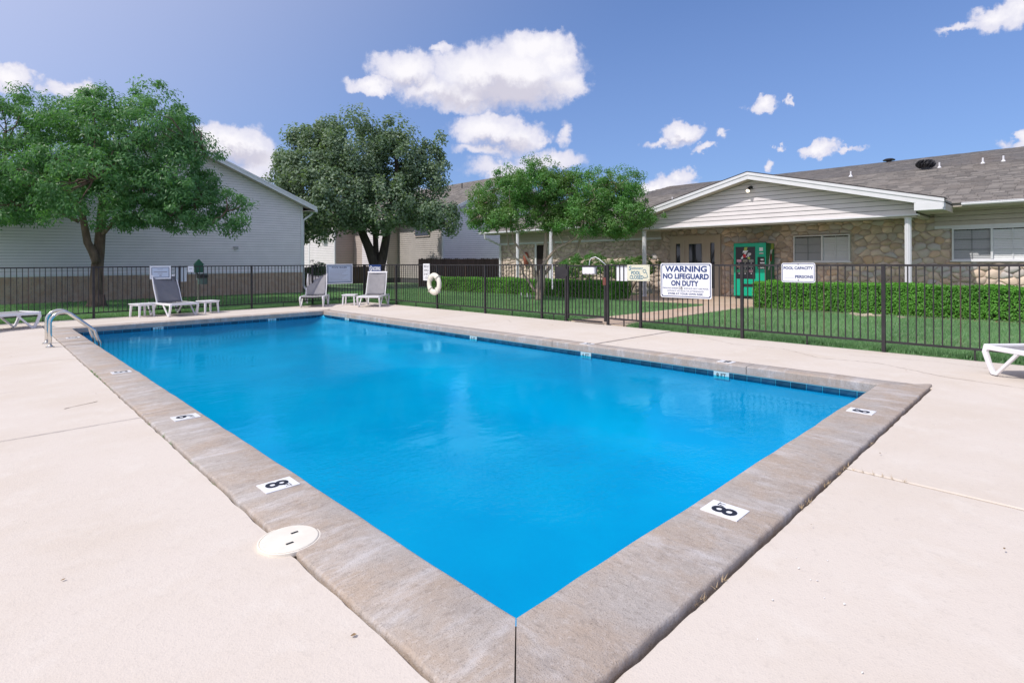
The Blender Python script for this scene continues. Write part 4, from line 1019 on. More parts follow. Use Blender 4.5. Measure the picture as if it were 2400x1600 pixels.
# porch gable
AP, PL, PR = 6.7, 10.62, 2.72
mb = MB(); mb.prism([(GA + .02, PR, 2.36), (GA + .02, PL, 2.36), (GA + .02, PL, porch_z(PL) - .16), (GA + .02, AP, 3.66), (GA + .02, PR, porch_z(PR) - .16)], (.18, 0, 0)); cbo(mb, 'gable_wall', M_LAPSHADE)
groot = bpy.data.objects.new('gable_siding', None); COL.objects.link(groot); groot.parent = club; groot.location = OFF
zt = porch_z(PR) - .15
lap_wall(groot, 'y', GA + .02, lambda z: PR if z < zt else PR + (z - zt) / .255, lambda z: PL if z < zt else PL - (z - zt) / .255, 2.385, 3.655, .1275, M_LAPW)
mb = MB(); mb.box(GA - .035, GA + .22, PR - .05, PL + .05, 2.345, 2.385); cbo(mb, 'gable_bottom_trim', M_TRIM)
mb = MB(); mb.box(GA + .2, WA + .0, PR, PL, 2.40, 2.43); cbo(mb, 'porch_ceiling', M_SOFFIT)
mb = MB(); mb.box(GA + .05, WA, PR, PR + .16, 2.33, 2.62).box(GA + .05, WA, PL - .16, PL, 2.33, 2.62).box(GA + .03, GA + .2, PR, PL, 2.30, 2.345); cbo(mb, 'porch_beam', M_SOFFIT)
for s_ in (1, -1):
    ye = AP + s_ * 4.56; z0_ = 3.80; ze = porch_z(ye)
    mb = MB(); mb.prism([(RA, AP, z0_ + .05), (RA, ye, ze + .05), (RA, ye, ze - .03), (RA, AP, z0_ - .03)], (5.0, 0, 0)); cbo(mb, 'porch_roof', M_SHING)
    mb = MB(); mb.prism([(RA - .03, AP, z0_ + .03), (RA - .03, ye + s_ * .02, ze + .03), (RA - .03, ye + s_ * .02, ze - .155), (RA - .03, AP, z0_ - .155)], (.03, 0, 0)); cbo(mb, 'rake_board', M_TRIM)
    mb = MB(); mb.prism([(RA - .05, AP, z0_ + .05), (RA - .05, ye + s_ * .03, ze + .05), (RA - .05, ye + s_ * .03, ze - .03), (RA - .05, AP, z0_ - .03)], (.02, 0, 0)); cbo(mb, 'rake_trim', M_TRIM)
    mb = MB(); mb.prism([(RA - .055, AP, z0_ + .075), (RA - .055, ye + s_ * .04, ze + .075), (RA - .055, ye + s_ * .04, ze + .052), (RA - .055, AP, z0_ + .052)], (.4, 0, 0)); cbo(mb, 'drip_edge', M('dark shingle edge', (.05, .045, .05), .8))
    mb = MB(); mb.prism([(RA, AP, z0_ - .14), (RA, ye, ze - .14), (RA, ye, ze - .15), (RA, AP, z0_ - .15)], (.38, 0, 0)); cbo(mb, 'rake_soffit', M_SOFFIT)
    ya_, yb_ = sorted((ye, ye - s_ * .55))
    mb = MB(); mb.prism([(RA - .035, ya_, ze - .20), (RA - .035, yb_, ze - .20), (RA - .035, yb_, ze - .02), (RA - .035, ya_, ze - .02)], (.4, 0, 0)); cbo(mb, 'eave_return', M_TRIM)
    mb = MB(); mb.box(RA + .37, EA + .2, ya_, yb_, ze - .20, ze - .0); cbo(mb, 'side_eave', M_SOFFIT)
# columns
cm = MB()
def column(x, y, h, lab):
    t = thing('porch_column', lab, 'column', (x, y, 0), 0, 'white fluted porch columns'); n = 24; mb = MB(); vs = []
    for z in (.03, h - .03):
        for k in range(n): a = 2 * math.pi * k / n; r = .072 if k % 2 else .064; vs.append((r * math.cos(a), r * math.sin(a), z))
    mb.add(vs, [(k, (k + 1) % n, n + (k + 1) % n, n + k) for k in range(n)]); mb.build('shaft', M_TRIM, t)
    mb = MB(); mb.lathe([(.09, 0), (.09, .025), (.075, .035)], n=20); mb.build('base', M_TRIM, t); mb = MB(); mb.lathe([(.075, h - .035), (.085, h - .02), (.085, h)], n=20); mb.build('capital', M_TRIM, t)
column(GA + .1, 2.90, 2.30, 'white fluted column at the right end of the gabled porch')
column(GA + .1, 10.50, 2.30, 'white fluted column at the left end of the gabled porch')
column(17.75, 17.75, 2.57, 'white column at left end of clubhouse seen behind pale barked tree, farther left')
column(17.75, 15.72, 2.57, 'white column beside dark side doorway, behind the pale tree stems')
# door with side lights
dr = bpy.data.objects.new('entrance', None); COL.objects.link(dr); dr.parent = club; dr.location = OFF
M_DOORP = M('tan door paint', (.52, .44, .36), .5, .04, 3)
mb = MB(); x_ = WA
for (a, b_, c, d) in ((8.58, 8.72, 0, 2.16), (10.36, 10.5, 0, 2.16), (8.72, 10.36, 2.0, 2.16), (9.02, 9.12, 0, 2.0), (9.92, 10.02, 0, 2.0), (8.72, 9.02, 0, .28), (10.02, 10.36, 0, .28), (8.72, 8.79, .28, 2.), (8.95, 9.02, .28, 2.), (10.02, 10.1, .28, 2.), (10.28, 10.36, .28, 2.), (8.79, 8.95, 1.88, 2.), (10.1, 10.28, 1.88, 2.)):
    mb.box(x_ - .06, x_ + .02, a, b_, c, d)
mb.build('door_frame', M_DOORP, dr)
for a, b_ in ((8.79, 8.95), (10.1, 10.28)):
    mb = MB(); mb.box(x_ - .02, x_ - .01, a, b_, .28, 1.88); mb.build('side_light', M_GLASSD, dr)
do = MB(); 
for (a, b_, c, d) in ((9.12, 9.27, .02, 2.0), (9.77, 9.92, .02, 2.0), (9.27, 9.77, 1.86, 2.0), (9.27, 9.77, .02, .3)): do.box(x_ - .045, x_ - .005, a, b_, c, d)
do = do.build('door', M_DOORP, dr, bevel=.004)
mb = MB(); mb.box(x_ - .03, x_ - .02, 9.27, 9.77, .3, 1.86); mb.build('pane', M_GLASSD, do)
mb = MB(); mb.sweep([(x_ - .05, 9.18, .95), (x_ - .10, 9.18, .95), (x_ - .10, 9.26, .95)], .012, 8); mb.build('handle', M_STEEL, do)
mb = MB(); mb.box(WA - .04, WA + .03, 16.75, 16.87, 0, 2.07).box(WA - .04, WA + .03, 17.35, 17.45, 0, 2.07).box(WA - .04, WA + .03, 16.55, 16.6, 0, 2.07); o = mb.build('side_door_frame', M_TRIM, dr)
mb = MB(); mb.box(WA - .0, WA + .015, 16.87, 17.35, 0, 2.0); mb.build('dark_doorway', M('door interior dark', (.02, .012, .012), .9), dr)
t = thing('wall_lantern', 'rust red oval ornament on the stone wall behind the pale tree', 'ornament', (WA - .1, 17.95, 1.42))
mb = MB(); mb.lathe([(.02, -.42), (.10, -.30), (.14, -.05), (.12, .18), (.04, .28)], n=12); mb.build('panel', M('rust red paint', (.30, .09, .06), .7, .3, 8), t, smooth=True)

def window(y0, y1, z0, z1, split, label=None):
    o0 = bpy.data.objects.new('window', None); COL.objects.link(o0); o0.parent = club; o0.location = OFF
    x = WA - .03; mb = MB(); f = .035
    mb.box(x - .03, x + .05, y0, y1, z1 - f, z1).box(x - .03, x + .05, y0, y1, z0, z0 + f).box(x - .03, x + .05, y0, y0 + f, z0 + f, z1 - f).box(x - .03, x + .05, y1 - f, y1, z0 + f, z1 - f).box(x - .035, x + .05, split - .022, split + .022, z0 + f, z1 - f)
    mb.build('frame', M_TRIM, o0)
    mb = MB(); mb.box(x - .05, x + .05, y0 - .04, y1 + .04, z0 - .03, z0); mb.build('sill', M_TRIM, o0)
    for (a, b_, mt, scr) in ((y0 + f, split - .022, M_BLIND, False), (split + .022, y1 - f, M_BLIND, True)):
        # slats of the blind
        nn = int((z1 - z0 - 2 * f) / .042)
        for k in range(nn):
            za = z0 + f + k * .042; mb = MB(); mb.add([(x + .028, a, za), (x + .028, b_, za), (x + .045, b_, za + .040), (x + .045, a, za + .040)], [(0, 1, 2, 3)]); mb.build('blind_slat', mt if not scr else M('shaded blind', (.46, .47, .49), .6), o0)
        mb = MB(); mb.box(x + .05, x + .055, a, b_, z0 + f, z1 - f); mb.build('backing', M_BLACK, o0)
        mb = MB(); mid = (a + b_) / 2; hz_ = (z1 - z0 - 2 * f)
        mb.box(x + .0, x + .012, mid - .007, mid + .007, z0 + f, z1 - f)
        for q in (1 / 3, 2 / 3): mb.box(x + .001, x + .011, a, b_, z0 + f + hz_ * q - .006, z0 + f + hz_ * q + .006)
        mb.build('muntin', M_TRIM if not scr else M_SCREEN, o0)
window(4.63, 6.20, 1.20, 2.02, 5.38)
window(.64, 2.25, 1.22, 2.07, 1.45)
# gable lamp
t = thing('gable_lamp', 'black spotlight with lit bulb near the peak of the porch gable', 'lamp', (GA, 6.74, 3.44))
mb = MB(); mb.sweep([(0, 0, 0), (-.05, 0, .0), (-.10, 0, .01)], [.045, .045, .02], 12); mb.build('mount', M_BLACK, t, smooth=True)
mb = MB(); mb.sweep([(-.10, 0, .01), (-.14, .02, -.05), (-.18, .03, -.10)], [.03, .045, .05], 12); mb.build('lamp_holder', M_DKMETAL, t, smooth=True)
mb = MB(); mb.sweep([(-.18, .03, -.10), (-.20, .035, -.13), (-.215, .04, -.155)], [.045, .05, .02], 12); mb.build('bulb', M('lit bulb', (1, .9, .7), .3, emit=(1, .85, .6, 2.2)), t, smooth=True)
# roof furniture
def roof_item(name, label, cat, loc, fn):
    t = thing(name, label, cat, loc); fn(t)
def turbine(t):
    mb = MB(); mb.lathe([(.13, -.15), (.13, .06)], n=16); mb.build('collar', M_DKMETAL, t)
    for k in range(14):
        a = 2 * math.pi * k / 14; pts = []
        for j in range(6):
            f = j / 5; r = .15 + .10 * math.sin(math.pi * f); aa = a + .7 * f; pts.append((r * math.cos(aa), r * math.sin(aa), .06 + .22 * f))
        mb = MB(); mb.sweep(pts, 1, rect=(.012, .075), up=(math.cos(a), math.sin(a), 0)); mb.build('vane', M_DKMETAL, t)
    mb = MB(); mb.lathe([(.13, .06), (.19, .16), (.14, .28)], n=16); mb.build('drum', M_DKMETAL, t)
    mb = MB(); mb.lathe([(.16, .27), (.14, .31), (.03, .33)], n=16); mb.build('cap', M_DKMETAL, t)
roof_item('turbine_vent', 'black ribbed turbine vent on the clubhouse roof ridge', 'roof vent', (22.5, 3.40, rdz - .02), turbine)
def capv(t):
    mb = MB(); mb.lathe([(.10, -.1), (.10, .05)], n=12); mb.build('pipe', M_DKMETAL, t); mb = MB(); mb.lathe([(.22, .05), (.23, .08), (.14, .13), (.02, .14)], n=16); mb.build('cap', M_DKMETAL, t)
roof_item('cap_vent', 'flat black cap vent on the rear roof ridge right of the gable', 'roof vent', (28, 5.5, BZ), capv)
roof_item('cap_vent', 'small dark cap vent just right of the porch gable peak', 'roof vent', (28, 11.7, BZ - .05), capv)
def pipe(t):
    mb = MB(); mb.sweep([(0, 0, -.1), (0, 0, .16)], .025, 8); mb.build('pipe', M_TRIM, t)
    mb = MB(); mb.lathe([(.07, -.04), (.035, .03)], n=10); mb.build('flashing', M_TRIM, t)
for y, l_ in ((3.04, 'short white roof pipe right beside the turbine vent'), (1.96, 'white roof pipe, middle one right of the turbine vent'), (1.48, 'white roof pipe farthest right near the frame edge')): roof_item('roof_pipe', l_, 'roof pipe', (22.5, y, rdz), pipe)
roof_item('roof_pipe', 'white roof pipe on the slope left of the porch gable', 'roof pipe', (21.2, 11.9, EZ2 + RS * (21.2 - EA)), pipe)
roof_item('roof_pipe', 'white roof pipe just above the right slope of the gable', 'roof pipe', (22.4, 5.55, rdz), pipe)

# porch slab and path
mb = MB(); mb.prism([(x, y, -.11) for x, y in ((14.85, 9.9), (15.3, 6.0), (15.5, 5.4), (WA, 5.0), (WA, 11.2), (15.4, 11.2), (15.1, 10.9))], (0, 0, .125)); struct('porch_slab', mb, M_PATH, bevel=.01)
mb = MB(); mb.prism([(x, y, -.11) for x, y in ((DX1 + .05, 7.45), (DX1 + .05, 6.0), (9.6, 6.15), (11.7, 6.2), (13.9, 6.1), (15.25, 5.9), (14.9, 7.4), (14.5, 7.2), (11.9, 7.25), (9.8, 7.38))], (0, 0, .118)); struct('path', mb, M_PATH, bevel=.01)

# ------------------------------------------------------------------ vending machine
vm = thing('vending_machine', 'green soda vending machine with black front panel against the stone wall', 'vending machine', (17.8, 7.79, 0))
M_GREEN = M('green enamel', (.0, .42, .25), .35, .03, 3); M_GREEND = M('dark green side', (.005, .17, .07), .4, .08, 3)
VW, VH = 1.03, 1.81
mb = MB(); mb.box(.035, .70, -VW, 0, .08, VH - .01); mb.build('cabinet', M_GREEND, vm, bevel=.01)
mb = MB(); mb.box(-.0, .03, -VW, 0, .10, VH); mb.build('door', M_GREEN, vm, bevel=.012, seg=3)
mb = MB(); mb.box(.03, .05, -VW - .004, .004, .09, VH + .004); mb.build('door_gasket', M_BLACK, vm)
mb = MB(); mb.box(.03, .66, -VW + .03, -.03, 0, .08); mb.build('base', M_BLACK, vm)
mb = MB(); mb.box(-.008, .0, -.70, -.07, .66, VH - .12); mb.build('front_panel', M('black gloss panel', (.022, .02, .028), .25), vm, bevel=.006)
mb = MB(); mb.box(-.012, -.0, -.70, -.07, .12, .64); mb.build('lower_door', M_GREEN, vm, bevel=.008)
mb = MB(); mb.box(-.016, -.012, -.63, -.33, .40, .50); mb.build('delivery_flap', M_BLACK, vm)
R7 = (0, -1, 0); U7 = (0, 0, 1)
M_RED = M('red print', (.55, .01, .02), .4); M_LIME = M('lime print', (.40, .50, .10), .5)
text('7', vm, M_SIGNW, (-.0085, -.24, 1.29), R7, U7, .24, .28, .05, 'numeral', shear=.45)
text('UP', vm, M_SIGNW, (-.0085, -.38, 1.36), R7, U7, .19, .13, .03, shear=.3)
def disc(y, z, ry, rz, mat, name, x=-.0105):
    vs = [(x, y, z)] + [(x, y - ry * math.cos(a), z + rz * math.sin(a)) for a in np.linspace(0, 6.283, 19)[:-1]]
    mb = MB(); mb.add(vs, [(0, i + 1, (i + 1) % 18 + 1) for i in range(18)]); mb.build(name, mat, vm)
disc(-.36, 1.40, .055, .06, M_RED, 'red_dot'); disc(-.50, 1.33, .045, .035, M_LIME, 'lime_print', -.010)
mb = MB(); mb.add([(-.0095, -.33, 1.52), (-.0095, -.42, 1.52), (-.0095, -.46, 1.68), (-.0095, -.36, 1.68)], [(0, 1, 2, 3)]); mb.build('green_flash', M_LIME, vm)
cols = [(.62, .35, .45), (.25, .24, .20), (.24, .25, .24), (.45, .25, .2), (.28, .26, .25), (.2, .24, .22), (.05, .35, .17), (.16, .17, .15), (.4, .25, .3)]
k = 0
for r_ in range(3):
    for c_ in range(3):
        y = -.11 - c_ * .195; z = 1.20 - r_ * .165
        mb = MB(); mb.box(-.016, -.008, y - .15, y, z, z + .085); mb.build('selection_label', M('can label %d' % k, cols[k], .4), vm, bevel=.008)
        mb = MB(); mb.box(-.022, -.008, y - .09, y - .065, z - .05, z - .028); mb.build('button', M_SIGNW, vm); k += 1
mb = MB(); mb.box(-.006, .0, -.99, -.77, .98, 1.36); mb.build('coin_panel', M_BLACK, vm)
for (a, b_, c, d, mt) in ((-.96, -.87, 1.25, 1.30, M_SIGNW), (-.99, -.85, 1.15, 1.19, M_SIGNW), (-.99, -.86, 1.075, 1.105, M_SIGNW), (-.98, -.80, 1.0, 1.04, M_STEEL), (-.94, -.83, 1.55, 1.66, M_SIGNW), (-.95, -.83, 1.455, 1.49, M_SIGNW)):
    mb = MB(); mb.box(-.011, -.006 if mt is not M_SIGNW or c < 1.4 else .0, a, b_, c, d); mb.build('coin_slot' if c < 1.4 else 'sticker', mt, vm)
mb = MB(); mb.box(-.013, -.0, -.945, -.835, 1.455, 1.468); mb.build('sticker', M_RED, vm)
# side print
def side_poly(pts, mat, name): mb = MB(); mb.add([(x, -VW - .0045, z) for x, z in pts], [tuple(range(len(pts)))]); mb.build(name, mat, vm)
side_poly([(.20, 1.2), (.34, 1.25), (.54, 1.62), (.36, 1.58)], M_SIGNW, 'side_print'); side_poly([(.30, 1.25), (.44, 1.22), (.46, 1.45), (.34, 1.48)], M_RED, 'side_print'); side_poly([(.38, 1.60), (.62, 1.62), (.62, 1.79), (.42, 1.79)], M_LIME, 'side_print')
side_poly([(.16, .95), (.24, .95), (.36, 1.22), (.24, 1.22)], M_SIGNW, 'side_print')

# ------------------------------------------------------------------ dog waste station
t = thing('dog_waste_station', 'green dog waste bag dispenser with bin on a slim post', 'dog station', (4.42, 16.9, 0))
M_DG = M('dark green plastic', (.01, .09, .045), .45)
mb = MB(); mb.sweep([(0, 0, -.1), (0, 0, 1.30)], .02, 8); mb.build('post', M('galvanised post', (.30, .28, .22), .6), t)
mb = MB(); mb.box(-.10, .10, -.12, -.02, 1.0, 1.22); mb.prism([(-.13, -.13, 1.21), (.13, -.13, 1.21), (0, -.13, 1.36)], (0, .12, 0)); mb.build('bag_dispenser', M_DG, t)
mb = MB(); mb.box(-.03, .03, -.125, -.12, .95, 1.0).box(-.05, .05, -.03, -.02, .8, 1.0); mb.build('bracket', M_TRIM, t)
mb = MB(); mb.lathe([(.11, 0), (.13, .28), (.135, .29)], c=(.07, -.14, .68), n=16); mb.build('bin', M('grey green plastic', (.10, .15, .14), .5), t, smooth=False)
mb = MB(); rr2 = random.Random(4)
vs = []; n = 14
for k in range(n): a = 2 * math.pi * k / n; vs.append((.07 + .15 * math.cos(a), -.14 + .15 * math.sin(a), .97 + rr2.uniform(-.07, .05)))
for k in range(n): a = 2 * math.pi * k / n; vs.append((.07 + .14 * math.cos(a), -.14 + .14 * math.sin(a), .85))
mb.add(vs, [(k, (k + 1) % n, n + (k + 1) % n, n + k) for k in range(n)]); mb.build('bin_liner', M_BLACK, t)

# ------------------------------------------------------------------ foliage
RNG = np.random.default_rng(12)
def leaf_quads(pos, nrm, ln, wd, rng, droop=0.):
    """diamond leaf per position; nrm: rough facing"""
    N = len(pos)
    n = nrm + rng.normal(0, .55, (N, 3)); n /= np.linalg.norm(n, axis=1, keepdims=True) + 1e-9
    d = rng.normal(0, 1, (N, 3)); d[:, 2] -= droop; d -= n * (d * n).sum(1, keepdims=True); d /= np.linalg.norm(d, axis=1, keepdims=True) + 1e-9
    s = np.cross(n, d); L = ln * rng.uniform(.7, 1.25, (N, 1)); Wd = wd * rng.uniform(.8, 1.2, (N, 1))
    v = np.empty((N, 4, 3)); v[:, 0] = pos; v[:, 1] = pos + d * L * .45 + s * Wd * .5 + n * Wd * .12; v[:, 2] = pos + d * L; v[:, 3] = pos + d * L * .45 - s * Wd * .5 + n * Wd * .12
    f = np.arange(N * 4).reshape(N, 4)
    return v.reshape(-1, 3), f
def crown_points(lobes, ncl, rng, shell=.55):
    lob = np.array(lobes); vol = (lob[:, 3] * lob[:, 4] * lob[:, 5]) ** .75; pr = vol / vol.sum()
    pts = []; nr = []; tries = 0
    while len(pts) < ncl and tries < ncl * 12:
        tries += 1
        k = rng.choice(len(lob), p=pr); L = lob[k]; d = rng.normal(0, 1, 3); d /= np.linalg.norm(d)
        r = shell + (1 - shell) * rng.random() ** .7
        if rng.random() < .12: r *= .7
        # ragged outline
        r *= 1 + .28 * noise.noise(Vector((d[0] * 3 + k * 7, d[1] * 3, d[2] * 3)))
        p = L[:3] + d * L[3:] * r
        q = (p - lob[:, :3]) / lob[:, 3:]; inside = np.sqrt((q ** 2).sum(1)); inside[k] = 9
        if inside.min() < .55 and rng.random() < .8: continue
        pts.append(p); nr.append(d)
    return np.array(pts), np.array(nr)
def foliage(parent, lobes, ncl, per, cr, ln, wd, mat, seed, droop=.4, shell=.55, flat=.8, gap=.0, name='crown', gs=1.0):
    rng = np.random.default_rng(seed); P_, D_ = crown_points(lobes, ncl, rng, shell)
    if gap:
        kp = np.array([noise.noise(Vector(tuple(p * gs))) > -gap for p in P_]); P_ = P_[kp]; D_ = D_[kp]
    N = len(P_) * per; idx = np.repeat(np.arange(len(P_)), per)
    o = rng.normal(0, 1, (N, 3)); o /= np.linalg.norm(o, axis=1, keepdims=True); sz = rng.uniform(.5, 1.3, len(P_))[idx][:, None]
    o = o * (rng.random((N, 1)) ** .45) * cr * sz * np.array([1, 1, flat]); pos = P_[idx] + o
    nrm = D_[idx] * .3 + o / cr * 1.1 + np.array([0, 0, .35])
    v, f = leaf_quads(pos, nrm, ln, wd, rng, droop)
    ct = rng.random(len(P_))[idx] * .6 + rng.random(N) * .4
    o = fast_mesh(name, v, f, mat, np.repeat(ct, 4), parent)
    return P_, o
def wob(p0, p1, n, amp, rng):
    p0 = np.array(p0, float); p1 = np.array(p1, float); out = []
    L = np.linalg.norm(p1 - p0)
    for i in range(n + 1):
        t_ = i / n; q = p0 + (p1 - p0) * t_
        if 0 < i < n: q = q + rng.normal(0, amp * L, 3)
        out.append(q)
    return out
def branches(parent, forks, targets, mat, rng, r0=.06, name='branches', cols=None):
    """limbs from fork points to targets, all one part"""
    mb = MB(); fk = np.array(forks)
    for q in targets:
        d = np.linalg.norm(fk - q, axis=1); k = int(np.argmin(d)); L = d[k]
        if L < .15: continue
        pts = wob(fk[k], q, 4, .06, rng); rr_ = min(r0, .012 + L * .022)
        mb.sweep([tuple(p) for p in pts], [rr_, rr_ * .8, rr_ * .6, rr_ * .4, .006], 5, cap=False)
    mb.build(name, mat, parent, smooth=True, kind='stuff')
def cam_lobes(l): return [(*camxy(a, b_), c, d, e_, f) for a, b_, c, d, e_, f in l]

def leafmat(name, ca, cb, cc, tr=.28, nz=1.1, rough=.45, spec=.45):
    return tint_mat(name, ca, cb, rough=rough, nz=nz, trans=tr, cc=cc, spec=spec)
M_LF1 = leafmat('bright green leaf', (.085, .215, .075), (.165, .32, .145), (.065, .165, .06), tr=.36, spec=.35, rough=.45)
M_LF2 = leafmat('grey green leaf', (.145, .225, .14), (.26, .335, .235), (.10, .165, .10), tr=.28, rough=.5, spec=.35)
M_LF3 = leafmat('small glossy leaf', (.075, .225, .05), (.14, .31, .085), (.15, .18, .06), tr=.34, spec=.45, rough=.4)
M_HEDGE = leafmat('hedge leaf', (.10, .31, .04), (.19, .43, .08), (.08, .22, .04), tr=.3, spec=.3)

def stem(mb, pxs, depth, r0, r1, dd=0., n=9):
    pts = [at_px(u, v_, depth + dd * i / max(1, len(pxs) - 1)) for i, (u, v_) in enumerate(pxs)]
    fine_ = []
    for a, b_ in zip(pts[:-1], pts[1:]):
        for k in range(3): fine_.append(a.lerp(b_, k / 3))
    fine_.append(pts[-1])
    m_ = len(fine_); mb.sweep(fine_, [r0 + (r1 - r0) * (i / (m_ - 1)) for i in range(m_)], n)
    return fine_
# --- left tree
D1 = 16.0; q = at_px(227, 720, D1)
t1 = thing('shade_tree', 'broad bright green tree with forked trunk on the left lawn', 'tree', (q.x, q.y, 0))
def rel(o, t): o.location = tuple(-Vector(t.location))
mb = MB()
st = stem(mb, [(227, 726), (226, 705), (226, 660), (228, 625), (232, 590), (236, 540), (240, 490), (246, 440), (250, 380)], D1, .19, .09, .3, 12)
st2 = stem(mb, [(227, 615), (218, 592), (205, 568), (199, 535), (192, 500), (180, 465), (165, 420)], D1, .12, .06, -.5)
st3 = stem(mb, [(242, 548), (258, 530), (272, 510), (300, 480), (340, 460)], D1, .06, .03, -.4)
st4 = stem(mb, [(186, 520), (165, 510), (148, 500), (110, 490), (60, 480), (0, 480)], D1, .055, .025, -.6)
st5 = stem(mb, [(238, 500), (290, 470), (350, 440), (430, 460), (500, 480)], D1, .07, .025, .2)
st6 = stem(mb, [(180, 465), (120, 430), (60, 400), (10, 380)], D1, .06, .03, .6)
mb.lathe([(.30, -.05), (.23, .12), (.19, .35)], c=(q.x, q.y, 0), n=12)
o = mb.build('trunk', M_BARK1, t1, smooth=True); rel(o, t1)
L1 = cam_lobes([(-11.0, 16.2, 4.75, 1.95, 2.0, 1.7), (-12.6, 16.6, 4.9, 1.5, 1.6, 1.45), (-14.6, 16, 4.5, 2.1, 1.9, 1.85), (-15.2, 15.6, 3.2, 1.9, 1.5, 1.05), (-13.2, 15.2, 3.4, 1.4, 1.2, .95), (-11.2, 14.7, 3.5, 1.6, 1.1, 1.1),
                (-9.75, 16, 3.7, 1.15, 1.5, 1.15), (-9.5, 15.8, 2.85, 1.0, 1.1, .65), (-8.15, 15.7, 2.75, .68, .6, .55), (-9.0, 16.1, 4.55, .42, .5, .3), (-10.9, 15.8, 2.75, .9, 1.0, .5)])
P_, o = foliage(t1, L1, 960, 125, .34, .12, .038, M_LF1, 21, droop=1.1, shell=.66, flat=.65, gap=.27, gs=1.3); rel(o, t1)
rng = np.random.default_rng(2); fk = [tuple(p) for p in st[14:] + st2[8:] + st3[3:] + st4[3:] + st5[3:] + st6[3:]] + [l[:3] for l in L1]
b1 = MB()
branches(t1, fk, P_[::5], M_BARK1, rng, .03); rel(children(t1)[-1] if False else [c for c in children(t1) if c.name.startswith('branches')][0], t1)
# --- dark tree in the middle
D2 = 27.6; q = at_px(884, 672, D2)
t2 = thing('pear_tree', 'dense grey green tree with dark V shaped trunk behind the far fence', 'tree', (q.x, q.y, 0))
mb = MB()
st = stem(mb, [(884, 678), (882, 650), (876, 615), (866, 585), (853, 555), (840, 520), (815, 470), (790, 420), (770, 370)], D2, .30, .10, -.2, 12)
sb = stem(mb, [(886, 672), (888, 640), (895, 610), (902, 575), (908, 540), (915, 500), (925, 450), (930, 390), (925, 330)], D2, .28, .08, .3, 12)
sc = stem(mb, [(866, 585), (850, 540), (800, 500), (760, 480), (720, 470)], D2, .12, .05, .5)
sd_ = stem(mb, [(908, 545), (940, 510), (980, 490), (1030, 485), (1060, 490)], D2, .12, .04, -.4)
se = stem(mb, [(882, 620), (880, 560), (875, 490), (870, 410), (865, 340)], D2 + .2, .16, .06, .3)
o = mb.build('trunk', M_BARK2, t2, smooth=True); rel(o, t2)
L2 = cam_lobes([(-7.9, 27.6, 6.4, 2.0, 2.1, 1.9), (-10.0, 27.8, 6.0, 1.85, 1.9, 1.75), (-5.9, 27.6, 6.2, 1.45, 1.7, 1.6), (-4.0, 27.6, 6.3, .75, .9, 1.0), (-10.3, 27.8, 7.35, .75, .8, .75), (-9.1, 27.6, 7.9, .6, .7, .6), (-7.7, 27.6, 8.15, .55, .7, .75), (-6.0, 27.6, 7.7, .65, .7, .7), (-3.9, 27.4, 7.25, .45, .5, .6), (-11.5, 28, 6.6, .6, .7, .6), (-4.0, 27.3, 5.2, .6, .7, .7), (-3.6, 26.9, 3.55, 1.25, 1.1, .7),
                (-8.1, 26.2, 4.5, 2.2, 1.5, 1.45), (-9.3, 26.4, 3.5, 1.25, 1.1, .9), (-11.2, 28.4, 5.0, 1.3, 1.4, 1.2), (-10.7, 29, 3.5, 1.0, 1.3, 1.3), (-5.9, 26.4, 4.1, 1.9, 1.4, 1.2), (-6.9, 26.6, 3.1, .8, .8, .5)])
P_, o = foliage(t2, L2, 640, 140, .48, .15, .10, M_LF2, 31, droop=.2, shell=.74, flat=1.15, gap=.26, gs=.9); rel(o, t2)
fk = [tuple(p) for p in st[12:] + sb[12:] + sc[4:] + sd_[4:] + se[6:]] + [l[:3] for l in L2]
branches(t2, fk, P_[::6], M_BARK2, rng, .05); rel([c for c in children(t2) if c.name.startswith('branches')][0], t2)
# --- pale barked tree in front of the clubhouse
D3 = 17.6; q = at_px(1258, 703, D3)
t3 = thing('crape_myrtle', 'spreading green tree with several pale twisted stems behind the gate', 'tree', (q.x, q.y, 0))
def c5(l): return [(1050 + a * .2551, 340 + b_ * .2551) for a, b_ in l]
mb = MB(); S = []
S.append(stem(mb, c5([(820, 1440), (830, 1300), (850, 1180), (890, 1080), (895, 950), (900, 800), (905, 700), (920, 620), (900, 540), (880, 400)]), D3, .085, .03, .1))
S.append(stem(mb, c5([(850, 1430), (870, 1300), (880, 1180), (860, 1120), (905, 1060), (1000, 945), (1100, 900), (1180, 850), (1230, 780), (1260, 640)]), D3, .075, .022, -.5))
S.append(stem(mb, c5([(870, 1200), (950, 1110), (1050, 1050), (1170, 985), (1210, 880), (1245, 800), (1290, 700), (1400, 600)]), D3, .06, .022, .3))
S.append(stem(mb, c5([(820, 1250), (800, 1160), (760, 1090), (700, 1000), (640, 930), (600, 880), (590, 780), (560, 660)]), D3, .05, .02, -.2))
S.append(stem(mb, c5([(800, 1350), (740, 1250), (690, 1180), (670, 1080), (610, 1030), (560, 960), (550, 860), (530, 740), (480, 620)]), D3, .04, .016, .4))
S.append(stem(mb, c5([(1050, 1050), (1000, 1000), (980, 930), (960, 840), (1000, 740), (1080, 715)]), D3 + .1, .035, .014, .3))
S.append(stem(mb, c5([(900, 810), (960, 750), (1010, 720), (1100, 715), (1200, 650)]), D3, .03, .012, .2))
S.append(stem(mb, c5([(920, 620), (1000, 560), (1100, 500), (1250, 440), (1400, 400), (1500, 340)]), D3, .035, .012, -.3))
S.append(stem(mb, c5([(905, 650), (820, 580), (700, 520), (600, 460), (480, 400)]), D3, .032, .012, .3))
S.append(stem(mb, c5([(1245, 790), (1400, 740), (1550, 720), (1700, 690)]), D3 + .1, .03, .012, .2))
